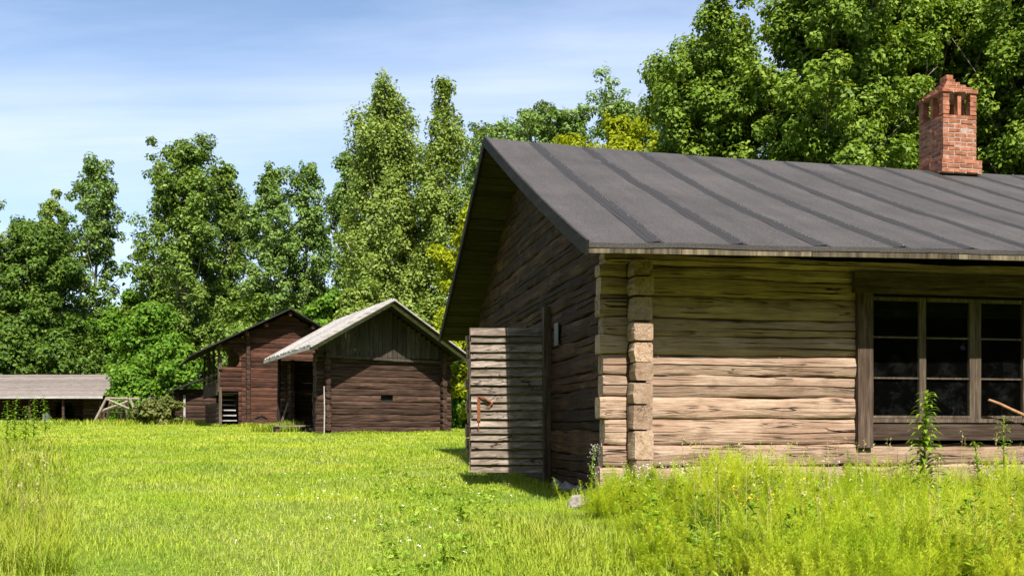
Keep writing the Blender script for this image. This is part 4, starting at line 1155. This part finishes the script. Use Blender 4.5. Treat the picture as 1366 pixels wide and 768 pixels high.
# right poplars
tree('poplar_tree', 955, 38, 12, 180, 'dome', 'poplar', 'grey', 110000, .125, 'left poplar of the tall row behind the cabin, outlined against the sky', 117, asc=46, sig=.55, t0=.1, nb=60, thin=.15)
tree('poplar_tree', 1118, 36, -75, 225, 'dome', 'poplar', 'grey', 130000, .128, 'second poplar from left behind the cabin ridge', 118, asc=44, sig=.55, t0=.08, nb=74, thin=.15)
tree('poplar_tree', 1250, 38, -110, 235, 'dome', 'poplar', 'grey', 125000, .132, 'poplar directly behind the brick chimney', 119, asc=44, sig=.55, t0=.08, nb=74, thin=.15)
tree('poplar_tree', 1390, 36, -95, 240, 'dome', 'poplar', 'grey', 105000, .132, 'poplar right of the chimney, cut by the right photo edge', 120, asc=44, sig=.55, t0=.08, nb=74, thin=.15)
tree('deciduous_tree', 1180, 50, 20, 280, 'dome', 'dark', 'grey', 60000, .17, 'dark broad tree glimpsed between the poplars left of the chimney', 121, asc=34, sig=.8, t0=.05, nb=50, thin=.1)
tree('deciduous_tree', 1340, 50, 0, 280, 'dome', 'dark', 'grey', 55000, .17, 'dark broad tree glimpsed between the poplars right of the chimney', 122, asc=34, sig=.8, t0=.05, nb=50, thin=.1)
tree('deciduous_tree', 985, 52, 70, 190, 'dome', 'aspen', 'grey', 36000, .16, 'green tree filling in behind the leftmost tall poplar', 123, asc=38, sig=.7, t0=.05, nb=40)

# understorey
def shrub(name, u, Y, ytop, wpx, leaf, n, ls, label, seed, **kw):
    X, Y, H = T_(u, Y, ytop); kw.setdefault('sig', .5); kw.setdefault('asc', 35)
    make_tree(name, X, Y, H, wpx/2/F*Y, 'dome', L[leaf], B_['grey'], n, ls, label, seed, t0=.02, group='shrubs under the trees', cat='shrub', nb=33, stems=3, thin=.12, **kw)
shrub('leafy_shrub', 20, 79, 415, 110, 'dark', 12600, 0.234, 'dark shrub behind the left end of the long open shed', 201, sig=.8)
shrub('leafy_shrub', 84, 78, 420, 80, 'dark', 12600, 0.218, 'dark green shrub rising over the middle of the long shed roof', 202, sig=.8)
shrub('leafy_shrub', 156, 84, 388, 84, 'maple', 18200, 0.211, 'mid-green maple shrub just right of the long shed roof', 203, sig=.75)
shrub('leafy_shrub', 200, 74, 405, 84, 'maple', 18200, 0.203, 'fresh green shrub left of the gallery barn, tallest there', 204, sig=.75)
shrub('leafy_shrub', 240, 72, 462, 60, 'maple', 11200, 0.187, 'brightest low shrub beside the gallery barn eave', 205, sig=.6)
shrub('leafy_shrub', 175, 70, 478, 66, 'maple', 11200, 0.187, 'low green shrub behind the pole frame', 206, sig=.6)
shrub('leafy_shrub', 118, 76, 470, 50, 'dark', 8400, 0.203, 'small dark shrub behind the right end of the long shed', 207, sig=.6)
shrub('leafy_shrub', 432, 70, 385, 74, 'maple', 14000, 0.187, 'green shrub showing between the two barn roofs', 208, sig=.65)
shrub('leafy_shrub', 330, 76, 392, 110, 'aspen', 15399, 0.203, 'green shrub behind the left roof slope of the gallery barn', 209, sig=.7)
shrub('leafy_shrub', 478, 56, 372, 74, 'birch', 15399, 0.156, 'pale green shrub behind the left roof slope of the storehouse', 210, sig=.55)
shrub('leafy_shrub', 560, 54, 395, 84, 'birch', 16800, 0.148, 'pale green shrub behind the right roof slope of the storehouse', 211, sig=.55)
shrub('leafy_shrub', 612, 46, 478, 66, 'maple', 16800, 0.133, 'green shrub between the storehouse and the open cabin door', 212, sig=.5)
shrub('leafy_shrub', 640, 50, 440, 60, 'dark', 11200, 0.140, 'dark shrub in the gap behind the open cabin door', 213, sig=.5)
shrub('flowering_bush', 207, 56, 528, 72, 'olive', 14000, .12, 'rounded olive bush with pale blossom left of the gallery barn', 214, sig=.35)
# the wood beyond, and an added ring behind the camera that blocks sky light
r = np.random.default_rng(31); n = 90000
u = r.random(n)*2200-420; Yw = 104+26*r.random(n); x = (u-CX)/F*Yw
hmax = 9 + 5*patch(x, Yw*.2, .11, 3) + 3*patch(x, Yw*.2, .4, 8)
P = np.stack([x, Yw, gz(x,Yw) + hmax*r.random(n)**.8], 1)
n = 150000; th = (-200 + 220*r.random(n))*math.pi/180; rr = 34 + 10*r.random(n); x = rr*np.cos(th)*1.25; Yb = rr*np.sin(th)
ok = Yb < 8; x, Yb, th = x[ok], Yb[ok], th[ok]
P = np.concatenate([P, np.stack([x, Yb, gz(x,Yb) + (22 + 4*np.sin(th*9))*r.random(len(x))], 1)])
tag(link('far_wood_and_sky_blocker', leaf_mesh('far_wood_and_sky_blocker', P, .62, .2, 1.3, r), L['far']), 'dim mass of the wood behind the tree line, with an added sky-blocking ring behind the camera', 'wood', kind='stuff')

# ================================================================== LIGHT, SKY, CAMERA
EL_, AZ = R(51.5), R(9.0)
sv = Vector((math.cos(EL_)*math.sin(AZ), -math.cos(EL_)*math.cos(AZ), math.sin(EL_)))
sd = bpy.data.lights.new('sun', 'SUN'); sd.energy = 5.0; sd.angle = R(.53); sd.color = (1.0, .945, .86)
so = bpy.data.objects.new('sun', sd); COL.objects.link(so); so.rotation_euler = sv.to_track_quat('Z','Y').to_euler(); so.location = (20,-40,50)

w = bpy.data.worlds.new('World'); SC.world = w; w.use_nodes = True; nt = w.node_tree; nt.nodes.clear()
class WT(NT):
    def __init__(s, t): s.t = t
k = WT(nt)
out = k.n('ShaderNodeOutputWorld'); sky = k.n('ShaderNodeTexSky', sky_type='NISHITA', sun_disc=False)
sky.sun_elevation = EL_; sky.sun_rotation = math.pi - AZ; sky.air_density = 1.0; sky.dust_density = .6; sky.ozone_density = 2.0
tc = k.n('ShaderNodeTexCoord'); sp = k.n('ShaderNodeSeparateXYZ', {0: (tc,'Generated')})
zz = k.math('ADD', k.math('MAXIMUM', (sp,2), 0.0), .16)
pv = k.n('ShaderNodeCombineXYZ', {0: k.math('DIVIDE', (sp,0), zz), 1: k.math('DIVIDE', (sp,1), zz), 2: 0.0})
m1 = k.n('ShaderNodeMapping', {'Vector': pv, 'Rotation': (0,0,R(-14)), 'Scale': (.32, 1.3, 1), 'Location': (1.7, .4, 0)})
c1 = k.noise(m1, 1.5, 9, .58, .5); c2 = k.noise(pv, .5, 4, .5)
cf = k.math('ADD', k.math('MULTIPLY', k.math('SUBTRACT', c1, .42), 2.2), k.math('MULTIPLY', k.math('SUBTRACT', c2, .42), 1.4), True)
hz = k.n('ShaderNodeMapRange', {0: (sp,2), 1: 0.0, 2: .42, 3: .32, 4: .0})
cf = k.math('ADD', k.math('MULTIPLY', cf, .7), hz, True)
col = k.mix(cf, sky, (5.3, 5.8, 7.1))
bg = k.n('ShaderNodeBackground', {0: col, 1: .1}); k.set(out, 0, bg)

cam = bpy.data.cameras.new('camera'); co = bpy.data.objects.new('camera', cam); COL.objects.link(co)
cam.sensor_width = 36; cam.lens = 36*F/1366; cam.shift_y = (HY-384)/1366; cam.clip_start = .05; cam.clip_end = 3000
co.location = (0,0,0); co.rotation_euler = (R(90),0,0); SC.camera = co
SC.view_settings.view_transform = 'Standard'; SC.view_settings.look = 'None'; SC.view_settings.gamma = 1; SC.view_settings.exposure = 1.0
SC.render.engine = 'CYCLES'; SC.cycles.use_denoising = True; SC.cycles.max_bounces = 8; SC.cycles.transparent_max_bounces = 12
